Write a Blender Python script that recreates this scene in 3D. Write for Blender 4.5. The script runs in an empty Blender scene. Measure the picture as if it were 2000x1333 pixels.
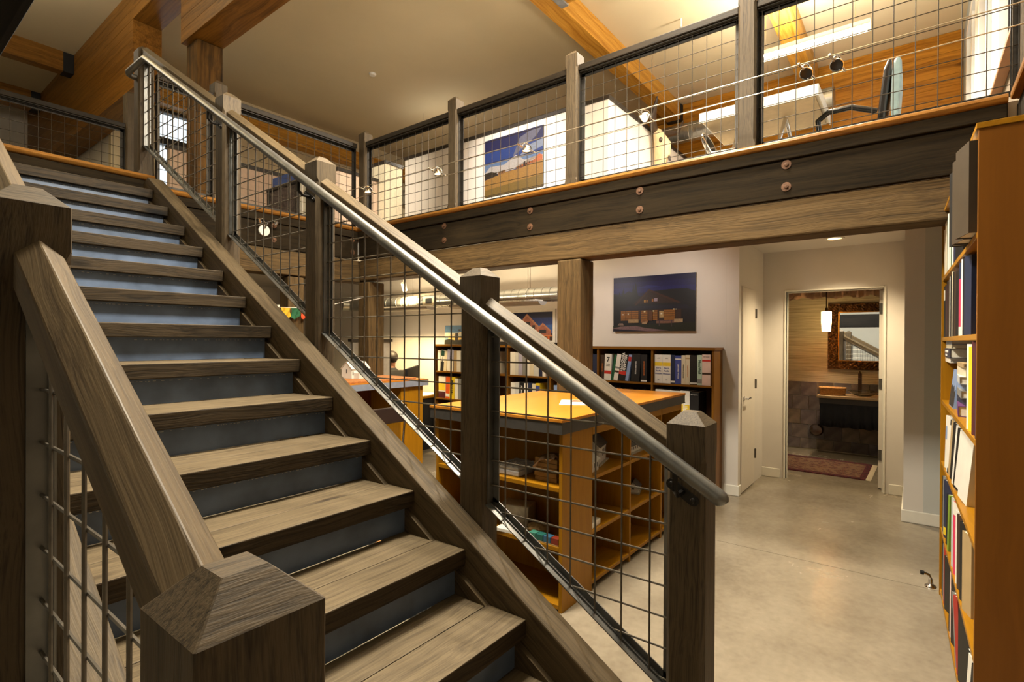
import bpy, bmesh, math, random
from mathutils import Matrix, Vector
random.seed(7)
scene = bpy.context.scene
C = scene.collection
PI = math.pi
# ---------------------------------------------------------------- camera
EYE = 1.5306
YAW, PITCH, ROLL, FPX = 0.6549, -0.0042, -0.0053, 1026.24
def _camera():
    sa, ca = math.sin(YAW), math.cos(YAW)
    cp, sp = math.cos(PITCH), math.sin(PITCH)
    cr, sr = math.cos(ROLL), math.sin(ROLL)
    axes = (Vector((sa, ca, 0)), Vector((-ca, sa, 0)), Vector((0, 0, 1)))
    Rp = Matrix(((1, 0, 0), (0, cp, sp), (0, -sp, cp)))
    Rr = Matrix(((cr, 0, -sr), (0, 1, 0), (sr, 0, cr)))
    D = [Rr @ Rp @ v for v in axes]
    right = Vector((D[0][0], D[1][0], D[2][0]))
    fwd = Vector((D[0][1], D[1][1], D[2][1]))
    up = Vector((D[0][2], D[1][2], D[2][2]))
    cam = bpy.data.cameras.new('camera')
    cam.sensor_width = 36
    cam.lens = FPX * 36 / 2000
    cam.shift_y = 3.04 / 2000
    cam.clip_start = 0.02
    o = bpy.data.objects.new('camera', cam)
    C.objects.link(o)
    M = Matrix((right, up, -fwd)).transposed().to_4x4()
    M.translation = (0, 0, EYE)
    o.matrix_world = M
    scene.camera = o
_camera()
# ---------------------------------------------------------------- world, big lights, exposure
w = bpy.data.worlds.new('world')
scene.world = w
w.use_nodes = True
w.node_tree.nodes['Background'].inputs[0].default_value = (0.9, 0.95, 1.0, 1)
w.node_tree.nodes['Background'].inputs[1].default_value = 1.1
vs = scene.view_settings
vs.view_transform = 'Standard'
vs.look = 'None'
vs.gamma = 1
vs.use_curve_mapping = False
vs.exposure = 0.5
def lamp(name, kind, loc, energy, color, size=0.1, target=None, size_y=None, spot=None, blend=0.5):
    d = bpy.data.lights.new(name, kind)
    d.energy = energy
    d.color = color
    if kind == 'AREA':
        d.size = size
        if size_y:
            d.shape = 'RECTANGLE'; d.size_y = size_y
    else:
        d.shadow_soft_size = size
    if kind == 'SPOT':
        d.spot_size = math.radians(spot or 80); d.spot_blend = blend
    o = bpy.data.objects.new(name, d)
    C.objects.link(o)
    o.location = loc
    if target is not None:
        o.rotation_euler = (Vector(target) - Vector(loc)).to_track_quat('-Z', 'Y').to_euler()
    return o
WARM = (1.0, 0.80, 0.50)
WARM2 = (1.0, 0.90, 0.72)
DAY = (0.86, 0.93, 1.0)
# added overhead luminaires, out of view, for stair, floor and ceiling light (their housings are built further down, at the same places)
KEYS = [(1.75, 1.9, 4.2), (3.1, 1.5, 5.2), (0.2, 7.6, 5.35)]
KPOW = (185, 160, 22)
LPW = 12
for i, p in enumerate(KEYS):
    lamp('added_pendant_light', 'AREA', (p[0], p[1], p[2] - 0.06), KPOW[i], WARM2, size=0.45, target=(p[0], p[1], 0))
    lamp('added_pendant_uplight', 'AREA', (p[0], p[1], p[2] + 0.12), (150, 150, 90)[i], WARM2, size=0.5, target=(p[0], p[1], 9))
# ---------------------------------------------------------------- materials
MATS = {}
def srgb(r, g, b):
    f = lambda c: (c / 255 / 12.92) if c / 255 <= 0.04045 else ((c / 255 + 0.055) / 1.055) ** 2.4
    return (f(r), f(g), f(b), 1)
def newmat(name):
    m = bpy.data.materials.new(name)
    m.use_nodes = True
    nt = m.node_tree
    return m, nt, nt.nodes['Principled BSDF'], nt.nodes.new, nt.links.new
def plain(name, col, rough=0.5, metal=0.0, noise=0.08, scale=20, bump=0.0, emit=None, estr=0, spec=0.5):
    if name in MATS: return MATS[name]
    m, nt, b, N, L = newmat(name)
    b.inputs['Roughness'].default_value = rough
    b.inputs['Metallic'].default_value = metal
    b.inputs['Specular IOR Level'].default_value = spec
    tc = N('ShaderNodeTexCoord')
    nz = N('ShaderNodeTexNoise'); nz.inputs['Scale'].default_value = scale; nz.inputs['Detail'].default_value = 4
    L(tc.outputs['Object'], nz.inputs['Vector'])
    rp = N('ShaderNodeValToRGB')
    c = srgb(*col)
    rp.color_ramp.elements[0].position = 0.3; rp.color_ramp.elements[1].position = 0.7
    rp.color_ramp.elements[0].color = (c[0] * (1 - noise), c[1] * (1 - noise), c[2] * (1 - noise), 1)
    rp.color_ramp.elements[1].color = (min(1, c[0] * (1 + noise)), min(1, c[1] * (1 + noise)), min(1, c[2] * (1 + noise)), 1)
    L(nz.outputs['Fac'], rp.inputs[0]); L(rp.outputs[0], b.inputs['Base Color'])
    if bump:
        bp = N('ShaderNodeBump'); bp.inputs['Strength'].default_value = bump; bp.inputs['Distance'].default_value = 0.01
        L(nz.outputs['Fac'], bp.inputs['Height']); L(bp.outputs[0], b.inputs['Normal'])
    if emit:
        b.inputs['Emission Color'].default_value = srgb(*emit); b.inputs['Emission Strength'].default_value = estr
    MATS[name] = m
    return m
def wood(name, dark, light, rough=0.5, grain=28.0, along=1.2, bump=0.25, knots=0.0, spec=0.2, streak=0.5, wear=None, sc3=None):
    """grain runs along the object's local X"""
    if name in MATS: return MATS[name]
    m, nt, b, N, L = newmat(name)
    b.inputs['Roughness'].default_value = rough
    b.inputs['Specular IOR Level'].default_value = spec
    tc = N('ShaderNodeTexCoord')
    oi = N('ShaderNodeObjectInfo')
    off = N('ShaderNodeVectorMath'); off.operation = 'MULTIPLY_ADD'
    comb = N('ShaderNodeCombineXYZ')
    for i in range(3): L(oi.outputs['Random'], comb.inputs[i])
    off.inputs[1].default_value = (37, 17, 23)
    L(comb.outputs[0], off.inputs[0]); L(tc.outputs['Object'], off.inputs[2])
    warp = N('ShaderNodeTexNoise'); warp.inputs['Scale'].default_value = 1.6; warp.inputs['Detail'].default_value = 2
    L(off.outputs[0], warp.inputs['Vector'])
    wadd = N('ShaderNodeVectorMath'); wadd.operation = 'MULTIPLY_ADD'
    wadd.inputs[1].default_value = (0.0, 0.10, 0.10)
    L(warp.outputs['Color'], wadd.inputs[0]); L(off.outputs[0], wadd.inputs[2])
    mp = N('ShaderNodeMapping'); mp.inputs['Scale'].default_value = sc3 or (along, grain, grain)
    L(wadd.outputs[0], mp.inputs['Vector'])
    n1 = N('ShaderNodeTexNoise'); n1.inputs['Scale'].default_value = 1.0; n1.inputs['Detail'].default_value = 5; n1.inputs['Roughness'].default_value = 0.65
    L(mp.outputs[0], n1.inputs['Vector'])
    mp2 = N('ShaderNodeMapping'); mp2.inputs['Scale'].default_value = tuple(c * 3 for c in sc3) if sc3 else (along * 0.8, grain * 4, grain * 4)
    L(wadd.outputs[0], mp2.inputs['Vector'])
    n2 = N('ShaderNodeTexNoise'); n2.inputs['Scale'].default_value = 1.0; n2.inputs['Detail'].default_value = 2
    L(mp2.outputs[0], n2.inputs['Vector'])
    mx = N('ShaderNodeMath'); mx.operation = 'MULTIPLY_ADD'; mx.inputs[1].default_value = streak
    L(n2.outputs['Fac'], mx.inputs[0]); L(n1.outputs['Fac'], mx.inputs[2])
    rp = N('ShaderNodeValToRGB')
    e = rp.color_ramp.elements
    e[0].position = 0.42 + streak * 0.25; e[1].position = 0.62 + streak * 0.5
    e[0].color = srgb(*dark); e[1].color = srgb(*light)
    L(mx.outputs[0], rp.inputs[0])
    last = rp.outputs[0]
    if knots:
        vo = N('ShaderNodeTexVoronoi'); vo.inputs['Scale'].default_value = 1.0
        mk = N('ShaderNodeMapping'); mk.inputs['Scale'].default_value = (knots, knots * 3.5, knots * 3.5)
        L(wadd.outputs[0], mk.inputs['Vector']); L(mk.outputs[0], vo.inputs['Vector'])
        rk = N('ShaderNodeValToRGB'); rk.color_ramp.elements[0].position = 0.06; rk.color_ramp.elements[1].position = 0.14
        rk.color_ramp.elements[0].color = (1, 1, 1, 1); rk.color_ramp.elements[1].color = (0, 0, 0, 1)
        L(vo.outputs['Distance'], rk.inputs[0])
        mix = N('ShaderNodeMix'); mix.data_type = 'RGBA'
        L(rk.outputs[0], mix.inputs['Factor']); L(last, mix.inputs['A'])
        d = srgb(*dark); mix.inputs['B'].default_value = (d[0] * .35, d[1] * .3, d[2] * .3, 1)
        last = mix.outputs['Result']
    if wear:
        nw = N('ShaderNodeTexNoise'); nw.inputs['Scale'].default_value = 3.2; nw.inputs['Detail'].default_value = 6; nw.inputs['Roughness'].default_value = .7
        L(off.outputs[0], nw.inputs['Vector'])
        rw = N('ShaderNodeValToRGB'); rw.color_ramp.elements[0].position = 0.5; rw.color_ramp.elements[1].position = 0.75
        L(nw.outputs['Fac'], rw.inputs[0])
        mix = N('ShaderNodeMix'); mix.data_type = 'RGBA'
        L(rw.outputs[0], mix.inputs['Factor']); L(last, mix.inputs['A'])
        mix.inputs['B'].default_value = srgb(*wear)
        last = mix.outputs['Result']
    L(last, b.inputs['Base Color'])
    bp = N('ShaderNodeBump'); bp.inputs['Strength'].default_value = bump; bp.inputs['Distance'].default_value = 0.004
    L(mx.outputs[0], bp.inputs['Height']); L(bp.outputs[0], b.inputs['Normal'])
    MATS[name] = m
    return m
def glow(name, col, strength):
    if name in MATS: return MATS[name]
    m, nt, b, N, L = newmat(name)
    b.inputs['Base Color'].default_value = srgb(*col)
    b.inputs['Emission Color'].default_value = srgb(*col)
    b.inputs['Emission Strength'].default_value = strength
    MATS[name] = m
    return m
def glass(name, col=(255, 255, 255), rough=0.02, alpha=None):
    if name in MATS: return MATS[name]
    m, nt, b, N, L = newmat(name)
    b.inputs['Base Color'].default_value = srgb(*col)
    b.inputs['Roughness'].default_value = rough
    b.inputs['Transmission Weight'].default_value = 1.0
    b.inputs['IOR'].default_value = 1.45
    MATS[name] = m
    return m
# palette
TIMBER = wood('stained_timber', (44, 37, 28), (82, 70, 53), rough=0.55, grain=80, bump=0.3, wear=(68, 57, 41), streak=.9)
CAPW = wood('end_grain_timber', (40, 34, 26), (82, 70, 53), rough=0.55, grain=60, bump=0.2, streak=.8, sc3=(120, 170, 12))
TFACEW = wood('shaded_tread_timber', (24, 19, 13), (60, 49, 34), rough=0.6, grain=44, bump=0.35, knots=1.3, streak=.8)  # darker copy of the tread wood, shade of the fronts put into its tone
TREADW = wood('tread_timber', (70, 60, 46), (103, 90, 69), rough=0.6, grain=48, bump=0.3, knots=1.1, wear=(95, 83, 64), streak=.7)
STRINGW = wood('stringer_timber', (56, 47, 34), (88, 75, 55), rough=0.6, grain=44, bump=0.3, wear=(80, 68, 50), streak=.7)
RAILW = wood('cap_rail_timber', (60, 49, 35), (90, 76, 55), rough=0.5, grain=58, bump=0.2, streak=.7)
ROUGHW = wood('rough_sawn_timber', (50, 39, 23), (92, 73, 45), rough=0.75, grain=34, along=0.8, bump=0.7, wear=(82, 64, 39), streak=.7)
FASCIAW = wood('fascia_timber', (23, 18, 11), (39, 31, 19), rough=0.85, grain=30, bump=0.25, knots=0.9, spec=.1)
HONEY = wood('honey_wood', (98, 62, 22), (132, 90, 38), rough=0.35, grain=30, bump=0.05)
GLULAM = wood('glulam_wood', (98, 64, 20), (142, 98, 40), rough=0.4, grain=20, along=0.5, bump=0.05)
PLANKW = wood('cedar_plank', (136, 86, 18), (186, 128, 42), rough=0.35, grain=12, along=0.5, bump=0.05, knots=0.8)
VENEER = wood('orange_veneer', (142, 96, 12), (156, 108, 17), rough=0.4, grain=30, along=0.7, bump=0.02)
VENEERD = wood('brown_veneer', (106, 68, 18), (120, 80, 24), rough=0.42, grain=30, along=0.7, bump=0.02)
STEEL = plain('mill_steel', (122, 122, 120), rough=0.38, metal=0.9, noise=0.25, scale=9)
WIRE = plain('wire_steel', (112, 106, 96), rough=0.4, metal=0.8, noise=0.2, scale=30)
DARKSTEEL = plain('dark_steel', (44, 42, 40), rough=0.45, metal=0.8, noise=0.2, scale=15)
RISERM = plain('riser_steel', (86, 101, 126), rough=0.38, metal=0.12, noise=0.3, scale=7, bump=0.03)
CHROME = plain('chrome', (215, 215, 218), rough=0.12, metal=1.0, noise=0.03)
WALLW = plain('wall_paint', (212, 206, 198), rough=0.75, noise=0.02, scale=4)
WALLG = plain('wall_paint_grey', (190, 192, 188), rough=0.75, noise=0.02, scale=4)
CEILM = plain('ceiling_paint', (208, 194, 162), rough=0.8, noise=0.02, scale=2)
WHITE = plain('white_gloss', (226, 222, 214), rough=0.4, noise=0.02)
BLACK = plain('black_matte', (18, 17, 17), rough=0.6, noise=0.1)
BLACKG = plain('black_gloss', (14, 14, 15), rough=0.25, noise=0.1)
PAPER = plain('paper', (222, 216, 200), rough=0.8, noise=0.06, scale=60)
DUCT = plain('galvanised_duct', (170, 172, 170), rough=0.3, metal=0.85, noise=0.15, scale=12)
RUST = plain('rusty_washer', (88, 60, 40), rough=0.7, metal=0.3, noise=0.35, scale=60, bump=0.3)
SLATE = plain('slate_edge', (62, 59, 56), rough=0.5, noise=0.15, scale=30)
# ---------------------------------------------------------------- mesh builder
class MB:
    def __init__(s):
        s.v = []; s.f = []; s.mi = []
    def face(s, idx, m=0):
        s.f.append(idx); s.mi.append(m)
    def box(s, x0, x1, y0, y1, z0, z1, m=0):
        n = len(s.v)
        s.v += [(x0, y0, z0), (x1, y0, z0), (x1, y1, z0), (x0, y1, z0), (x0, y0, z1), (x1, y0, z1), (x1, y1, z1), (x0, y1, z1)]
        for q in ((0, 3, 2, 1), (4, 5, 6, 7), (0, 1, 5, 4), (1, 2, 6, 5), (2, 3, 7, 6), (3, 0, 4, 7)):
            s.face([n + i for i in q], m)
        return s
    def prism(s, prof, a0, a1, axis='x', m=0):
        """profile of (u,v) pairs extruded along axis: x->(y,z) y->(x,z) z->(x,y)"""
        n = len(s.v); k = len(prof)
        for a in (a0, a1):
            for u, v in prof:
                s.v.append({'x': (a, u, v), 'y': (u, a, v), 'z': (u, v, a)}[axis])
        for i in range(k):
            j = (i + 1) % k
            s.face([n + i, n + j, n + k + j, n + k + i], m)
        s.face([n + i for i in range(k)][::-1], m); s.face([n + k + i for i in range(k)], m)
        return s
    def tube(s, pts, r, seg=8, m=0, cap=True, radii=None):
        pts = [Vector(p) for p in pts]
        n0 = len(s.v); prev = None
        for i, p in enumerate(pts):
            t = (pts[min(i + 1, len(pts) - 1)] - pts[max(i - 1, 0)]).normalized()
            if prev is None:
                a = Vector((0, 0, 1)) if abs(t.z) < 0.9 else Vector((1, 0, 0))
                u = t.cross(a).normalized()
            else:
                u = (prev - t * prev.dot(t)).normalized()
            prev = u; v = t.cross(u)
            rr = radii[i] if radii else r
            for k in range(seg):
                an = 2 * PI * k / seg
                s.v.append(tuple(p + u * math.cos(an) * rr + v * math.sin(an) * rr))
        for i in range(len(pts) - 1):
            for k in range(seg):
                a = n0 + i * seg + k; b = n0 + i * seg + (k + 1) % seg
                s.face([a, b, b + seg, a + seg], m)
        if cap:
            s.face([n0 + k for k in range(seg)][::-1], m)
            s.face([n0 + (len(pts) - 1) * seg + k for k in range(seg)], m)
        return s
    def lathe(s, prof, seg=20, m=0, c=(0, 0, 0), close=False):
        n0 = len(s.v)
        for r, z in prof:
            for k in range(seg):
                a = 2 * PI * k / seg
                s.v.append((c[0] + r * math.cos(a), c[1] + r * math.sin(a), c[2] + z))
        for i in range(len(prof) - 1):
            for k in range(seg):
                a = n0 + i * seg + k; b = n0 + i * seg + (k + 1) % seg
                s.face([a, b, b + seg, a + seg], m)
        if close:
            s.face([n0 + k for k in range(seg)][::-1], m)
            s.face([n0 + (len(prof) - 1) * seg + k for k in range(seg)], m)
        return s
    def ball(s, c, r, seg=12, rings=7, m=0, sc=(1, 1, 1)):
        n0 = len(s.v)
        for i in range(rings + 1):
            ph = PI * i / rings
            for k in range(seg):
                a = 2 * PI * k / seg
                s.v.append((c[0] + r * sc[0] * math.sin(ph) * math.cos(a), c[1] + r * sc[1] * math.sin(ph) * math.sin(a), c[2] + r * sc[2] * math.cos(ph)))
        for i in range(rings):
            for k in range(seg):
                a = n0 + i * seg + k; b = n0 + i * seg + (k + 1) % seg
                s.face([a + seg, b + seg, b, a], m)
        return s
    def xf(s, M, start=0):
        for i in range(start, len(s.v)):
            s.v[i] = tuple(M @ Vector(s.v[i]))
        return s
    def mesh(s, name, mats, smooth=False):
        me = bpy.data.meshes.new(name)
        me.from_pydata(s.v, [], s.f)
        for m in (mats if isinstance(mats, (list, tuple)) else [mats]):
            me.materials.append(m)
        if max(s.mi, default=0):
            me.polygons.foreach_set('material_index', s.mi)
        bm = bmesh.new(); bm.from_mesh(me)
        bmesh.ops.recalc_face_normals(bm, faces=bm.faces)
        bm.to_mesh(me); bm.free()
        if smooth:
            me.polygons.foreach_set('use_smooth', [True] * len(me.polygons))
            me.set_sharp_from_angle(angle=math.radians(40))
        return me
WM = {}
def link(name, data, parent=None, M=None):
    o = bpy.data.objects.new(name, data)
    C.objects.link(o)
    M = M or Matrix()
    if parent is not None:
        o.parent = parent
        o.matrix_basis = WM[parent].inverted() @ M
    else:
        o.matrix_basis = M
    WM[o] = M.copy()
    return o
def tag(o, label=None, cat=None, group=None, kind=None):
    if label: o['label'] = label
    if cat: o['category'] = cat
    if group: o['group'] = group
    if kind: o['kind'] = kind
    return o
def thing(name, loc, label, cat, group=None, rz=0.0):
    M = Matrix.Translation(loc) @ Matrix.Rotation(rz, 4, 'Z')
    o = link(name, None, None, M)
    o.empty_display_size = 0.05
    return tag(o, label, cat, group)
def T(x, y, z): return Matrix.Translation((x, y, z))
def RZ(a): return Matrix.Rotation(a, 4, 'Z')
def RX(a): return Matrix.Rotation(a, 4, 'X')
def RY(a): return Matrix.Rotation(a, 4, 'Y')
def bevel(o, wdt=0.004, seg=2):
    md = o.modifiers.new('bevel', 'BEVEL'); md.width = wdt; md.segments = seg; md.limit_method = 'ANGLE'; md.angle_limit = math.radians(35)
    md.harden_normals = False
    return o
def block(name, x0, x1, y0, y1, z0, z1, mat, parent=None, grain='x', bev=0.0):
    """a box whose local X runs along the grain axis; origin at its centre"""
    c = ((x0 + x1) / 2, (y0 + y1) / 2, (z0 + z1) / 2)
    dx, dy, dz = (x1 - x0) / 2, (y1 - y0) / 2, (z1 - z0) / 2
    if grain == 'x': M = T(*c); d = (dx, dy, dz)
    elif grain == 'y': M = T(*c) @ RZ(PI / 2); d = (dy, dx, dz)
    else: M = T(*c) @ RY(-PI / 2); d = (dz, dy, dx)
    me = MB().box(-d[0], d[0], -d[1], d[1], -d[2], d[2]).mesh(name, mat)
    o = link(name, me, parent, M)
    if bev: bevel(o, bev)
    return o
def put(name, mb, mat, parent=None, M=None, smooth=False, bev=0):
    o = link(name, mb.mesh(name, mat, smooth), parent, M)
    if bev: bevel(o, bev)
    return o
def struct(o): o['kind'] = 'structure'; return o
def along(p0, p1, roll=0):
    """frame with local X from p0 to p1, origin p0, local Z as upright as it can be"""
    p0 = Vector(p0); x = (Vector(p1) - p0).normalized()
    z = Vector((0, 0, 1)); z = (z - x * z.dot(x))
    if z.length < 1e-4: z = Vector((-1, 0, 0)); z = z - x * z.dot(x)
    z.normalize(); y = z.cross(x)
    M = Matrix((x, y, z)).transposed().to_4x4(); M.translation = p0
    return M @ RX(roll)
TEXTS = {}
def text_mesh(s, size, bold=True):
    key = (s, size)
    if key in TEXTS: return TEXTS[key]
    cu = bpy.data.curves.new('lettering', 'FONT')
    cu.body = s; cu.size = size; cu.extrude = 0.0004; cu.align_x = 'CENTER'; cu.align_y = 'CENTER'
    if bold: cu.offset = size * 0.02
    cu.resolution_u = 2
    o = bpy.data.objects.new('lettering_tmp', cu); C.objects.link(o)
    dg = bpy.context.evaluated_depsgraph_get()
    me = bpy.data.meshes.new_from_object(o.evaluated_get(dg))
    bpy.data.objects.remove(o); bpy.data.curves.remove(cu)
    TEXTS[key] = me
    return me
def text(s, size, mat, parent, M, sx=1.0):
    me = text_mesh(s, size).copy()
    me.materials.clear(); me.materials.append(mat)
    return link('lettering', me, parent, M @ Matrix.Diagonal((sx, 1, 1, 1)))
# ---------------------------------------------------------------- the shell
ZM, ZU, ZC = 2.848, 2.54, 6.25           # mezzanine floor, ceiling below it, roof ceiling
XL, XB2, YR, YF = -2.2, 10.4, -0.55, 14.5
CONC = None
def concrete():
    m, nt, b, N, L = newmat('polished_concrete')
    tc = N('ShaderNodeTexCoord')
    n1 = N('ShaderNodeTexNoise'); n1.inputs['Scale'].default_value = 1.3; n1.inputs['Detail'].default_value = 8; n1.inputs['Roughness'].default_value = 0.62
    n2 = N('ShaderNodeTexNoise'); n2.inputs['Scale'].default_value = 26; n2.inputs['Detail'].default_value = 6
    geo = N('ShaderNodeNewGeometry')
    L(geo.outputs['Position'], n1.inputs['Vector']); L(geo.outputs['Position'], n2.inputs['Vector'])
    rp = N('ShaderNodeValToRGB'); e = rp.color_ramp.elements
    e[0].position = 0.34; e[1].position = 0.68
    e[0].color = srgb(116, 106, 91); e[1].color = srgb(146, 136, 119)
    ad = N('ShaderNodeMath'); ad.operation = 'MULTIPLY_ADD'; ad.inputs[1].default_value = 0.25
    L(n2.outputs['Fac'], ad.inputs[0]); L(n1.outputs['Fac'], ad.inputs[2])
    sb = N('ShaderNodeMath'); sb.operation = 'SUBTRACT'; sb.inputs[1].default_value = 0.12
    L(ad.outputs[0], sb.inputs[0]); L(sb.outputs[0], rp.inputs[0]); L(rp.outputs[0], b.inputs['Base Color'])
    mr = N('ShaderNodeMapRange'); mr.inputs['To Min'].default_value = 0.16; mr.inputs['To Max'].default_value = 0.34
    L(n1.outputs['Fac'], mr.inputs['Value']); L(mr.outputs[0], b.inputs['Roughness'])
    return m
CONC = concrete()
def joined(name, boxes, mat, parent=None):
    mb = MB()
    for bx in boxes: mb.box(*bx)
    return put(name, mb, mat, parent)
fl = struct(joined('floor', [(XL, 8.64, YR, 10.0, -0.14, -0.03)], plain('joint_dirt', (60, 54, 46), 0.9)))
xs = [XL, 1.02, 4.165, 7.35, 8.64]; ys = [YR, 3.9, 10.0]
for i in range(4):
    for j in range(2):
        block('slab', xs[i] + .003, xs[i + 1] - .003, ys[j] + .003, ys[j + 1] - .003, -0.03, 0.0, CONC, fl)
# upper floor, an L round the stairwell
up = struct(joined('floor_upper', [(3.87, XB2, YR, 5.29, ZU, ZM - .02), (XL, XB2, 5.29, 10.72, ZU, ZM - .02), (XL, 2.98, 10.72, YF, ZU, ZM - .02)], WALLW))
put('floor_covering', MB().box(3.945, XB2, YR, 5.27, ZM - .0195, ZM).box(XL, XB2, 5.365, 10.72, ZM - .0195, ZM).box(XL, 2.98, 10.7205, YF, ZM - .0195, ZM), plain('carpet_beige', (132, 124, 108), .95, noise=.2, scale=80), up)
struct(joined('ceiling', [(XL - .1, XB2 + .1, YR - .1, 10.72, ZC, ZC + .15), (XL - .1, 2.98, 10.72, YF + .1, ZC, ZC + .15)], CEILM))
# outer walls
struct(joined('wall_left', [(XL - .15, XL, YR - .15, YF, -.14, ZC)], WALLG))
WT = [(4.55, 6.05), (6.35, 7.85), (8.15, 9.65)]   # upper windows in the right-hand wall
wr = [(XL - .15, XB2, YR - .15, YR, -.14, 3.62), (XL - .15, XB2, YR - .15, YR, 5.85, ZC), (XL - .15, 4.55, YR - .15, YR, 3.62, 5.85), (9.65, XB2, YR - .15, YR, 3.62, 5.85)]
for a, b in ((6.05, 6.35), (7.85, 8.15)): wr.append((a, b, YR - .15, YR, 3.62, 5.85))
wlow = wr.pop(0)
struct(joined('wall_right_lower', [wlow], plain('wall_dark_bounce_cut', (112, 100, 82), 0.8, noise=.03)))  # dark tone made up to cut light bounced onto the tread fronts
struct(joined('wall_right', wr, plain('wall_paint_blue_grey', (168, 178, 180), 0.7, noise=.02)))
struct(joined('wall_back', [(XB2, XB2 + .15, YR - .15, 10.72, ZU, ZC)], WALLW))
struct(joined('wall_far', [(XL - .15, 2.98, YF, YF + .15, ZU, ZC), (2.86, 2.98, 10.72, YF, ZM, ZC)], WALLW))
struct(joined('wall_far_lower', [(XL - .15, 5.5, 10.0, 10.15, -.14, ZU)], WALLW))
# lower walls
struct(joined('wall_painting_side', [(5.48, 5.60, 1.5045, 10.0, 0, ZU)], WALLW))
cl0, cl1 = 5.565, 6.10
struct(joined('wall_closet', [(5.48, cl0, 1.384, 1.504, 0, ZU), (cl1, 6.63, 1.384, 1.504, 0, ZU), (cl0, cl1, 1.384, 1.504, 2.085, ZU)], WALLW))
dy0, dy1, dzt = 0.255, 1.145, 2.085
struct(joined('wall_alcove', [(6.51, 6.63, -0.06, dy0, 0, ZU), (6.51, 6.63, dy1, 1.384, 0, ZU), (6.51, 6.63, dy0, dy1, dzt, ZU)], WALLW))
struct(joined('wall_alcove_return', [(5.60, 6.51, -0.06, 0.075, 0, ZU)], WALLW))
struct(joined('wall_front', [(5.60, 5.72, YR, -0.06, 0, ZU)], WALLG))
# bathroom shell
GRASS = None
def grasscloth():
    m, nt, b, N, L = newmat('grasscloth')
    tc = N('ShaderNodeTexCoord')
    mp = N('ShaderNodeMapping'); mp.inputs['Scale'].default_value = (1, 2.0, 110)
    L(tc.outputs['Object'], mp.inputs['Vector'])
    n = N('ShaderNodeTexNoise'); n.inputs['Scale'].default_value = 1; n.inputs['Detail'].default_value = 4; n.inputs['Roughness'].default_value = .7
    L(mp.outputs[0], n.inputs['Vector'])
    rp = N('ShaderNodeValToRGB'); e = rp.color_ramp.elements
    e[0].position = .32; e[1].position = .66; e[0].color = srgb(150, 138, 108); e[1].color = srgb(222, 212, 184)
    L(n.outputs['Fac'], rp.inputs[0]); L(rp.outputs[0], b.inputs['Base Color'])
    bp = N('ShaderNodeBump'); bp.inputs['Strength'].default_value = .5; bp.inputs['Distance'].default_value = .004
    L(n.outputs['Fac'], bp.inputs['Height']); L(bp.outputs[0], b.inputs['Normal'])
    b.inputs['Roughness'].default_value = .7
    return m
GRASS = grasscloth()
XBA = 8.524
bw = struct(joined('wall_bathroom_back', [(XBA, XBA + .12, -0.52, 1.95, 0, 2.46)], GRASS))
struct(joined('wall_bathroom_side', [(6.63, XBA, 1.83, 1.95, 0, 2.46), (6.63, XBA, -0.55, -0.52, 0, 2.46)], GRASS))
struct(joined('ceiling_bathroom', [(6.63, XBA + .12, -0.55, 1.95, 2.46, 2.53)], WALLW))
random.seed(3)
TILES = [plain('slate_tile_%d' % i, c, .55, noise=.4, scale=9, bump=.4) for i, c in enumerate([(112, 102, 98), (104, 92, 84), (98, 94, 96), (124, 110, 94), (108, 98, 98), (92, 84, 82)])]
rows = [0.012, 0.16, 0.356, 0.566, 0.768, 0.966]
for r in range(5):
    y = 1.82
    off = 0.0 if r % 2 else 0.10
    first = True
    while y > -0.5:
        wd = 0.205 - (off if first else 0); first = False
        y2 = max(y - wd, -0.5)
        d = random.uniform(.010, .016)
        block('tile', XBA - d, XBA, y2 + .002, y - .002, rows[r] + .002, rows[r + 1] - .002, random.choice(TILES), bw, bev=.002)
        y = y2
# baseboards
BB = plain('baseboard_paint', (224, 220, 208), .45, noise=.02)
def baseboard(name, x0, x1, y0, y1): struct(block(name, x0, x1, y0, y1, 0.0, 0.105, BB, bev=.008))
baseboard('baseboard_painting', 5.466, 5.48, 1.370, 10)
baseboard('baseboard_closet', 5.48, cl0 - .01, 1.370, 1.384)
baseboard('baseboard_alcove_left', 6.496, 6.51, dy1 + .05, 1.384)
baseboard('baseboard_alcove_right', 6.496, 6.51, 0.089, dy0 - .05)
baseboard('baseboard_return', 5.6, 6.51, 0.075, 0.089)
baseboard('baseboard_front', 5.586, 5.6, YR, 0.089)
baseboard('baseboard_right', XL, 2.35, YR, YR + .014)
baseboard('baseboard_left', XL, XL + .014, YR + .014, 10)
# ---------------------------------------------------------------- doors
DOORP = plain('door_paint', (216, 208, 196), .5, noise=.02)
HINGE = plain('hinge_metal', (104, 100, 94), .4, metal=.8)
# closet door in the narrow wall
d1 = struct(put('door_1', MB().box(cl0 + .004, cl1 - .004, 1.372, 1.41, .012, 2.08), DOORP, bev=.002))
for z in (.325, 1.076, 1.832):
    put('hinge', MB().box(cl1 - .012, cl1 + .022, 1.364, 1.372, z - .05, z + .05).tube([(cl1 - .002, 1.362, z - .05), (cl1 - .002, 1.362, z + .05)], .008), HINGE, d1)
lv = put('lever_handle', MB().lathe([(0, 0), (.027, 0), (.027, .008), (.010, .012), (.010, .05), (0, .05)], 16).xf(T(5.625, 1.372, .955) @ RX(PI / 2)).tube([(5.625, 1.327, .955), (5.66, 1.325, .957), (5.735, 1.327, .955)], .009), CHROME, d1, smooth=True)
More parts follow.
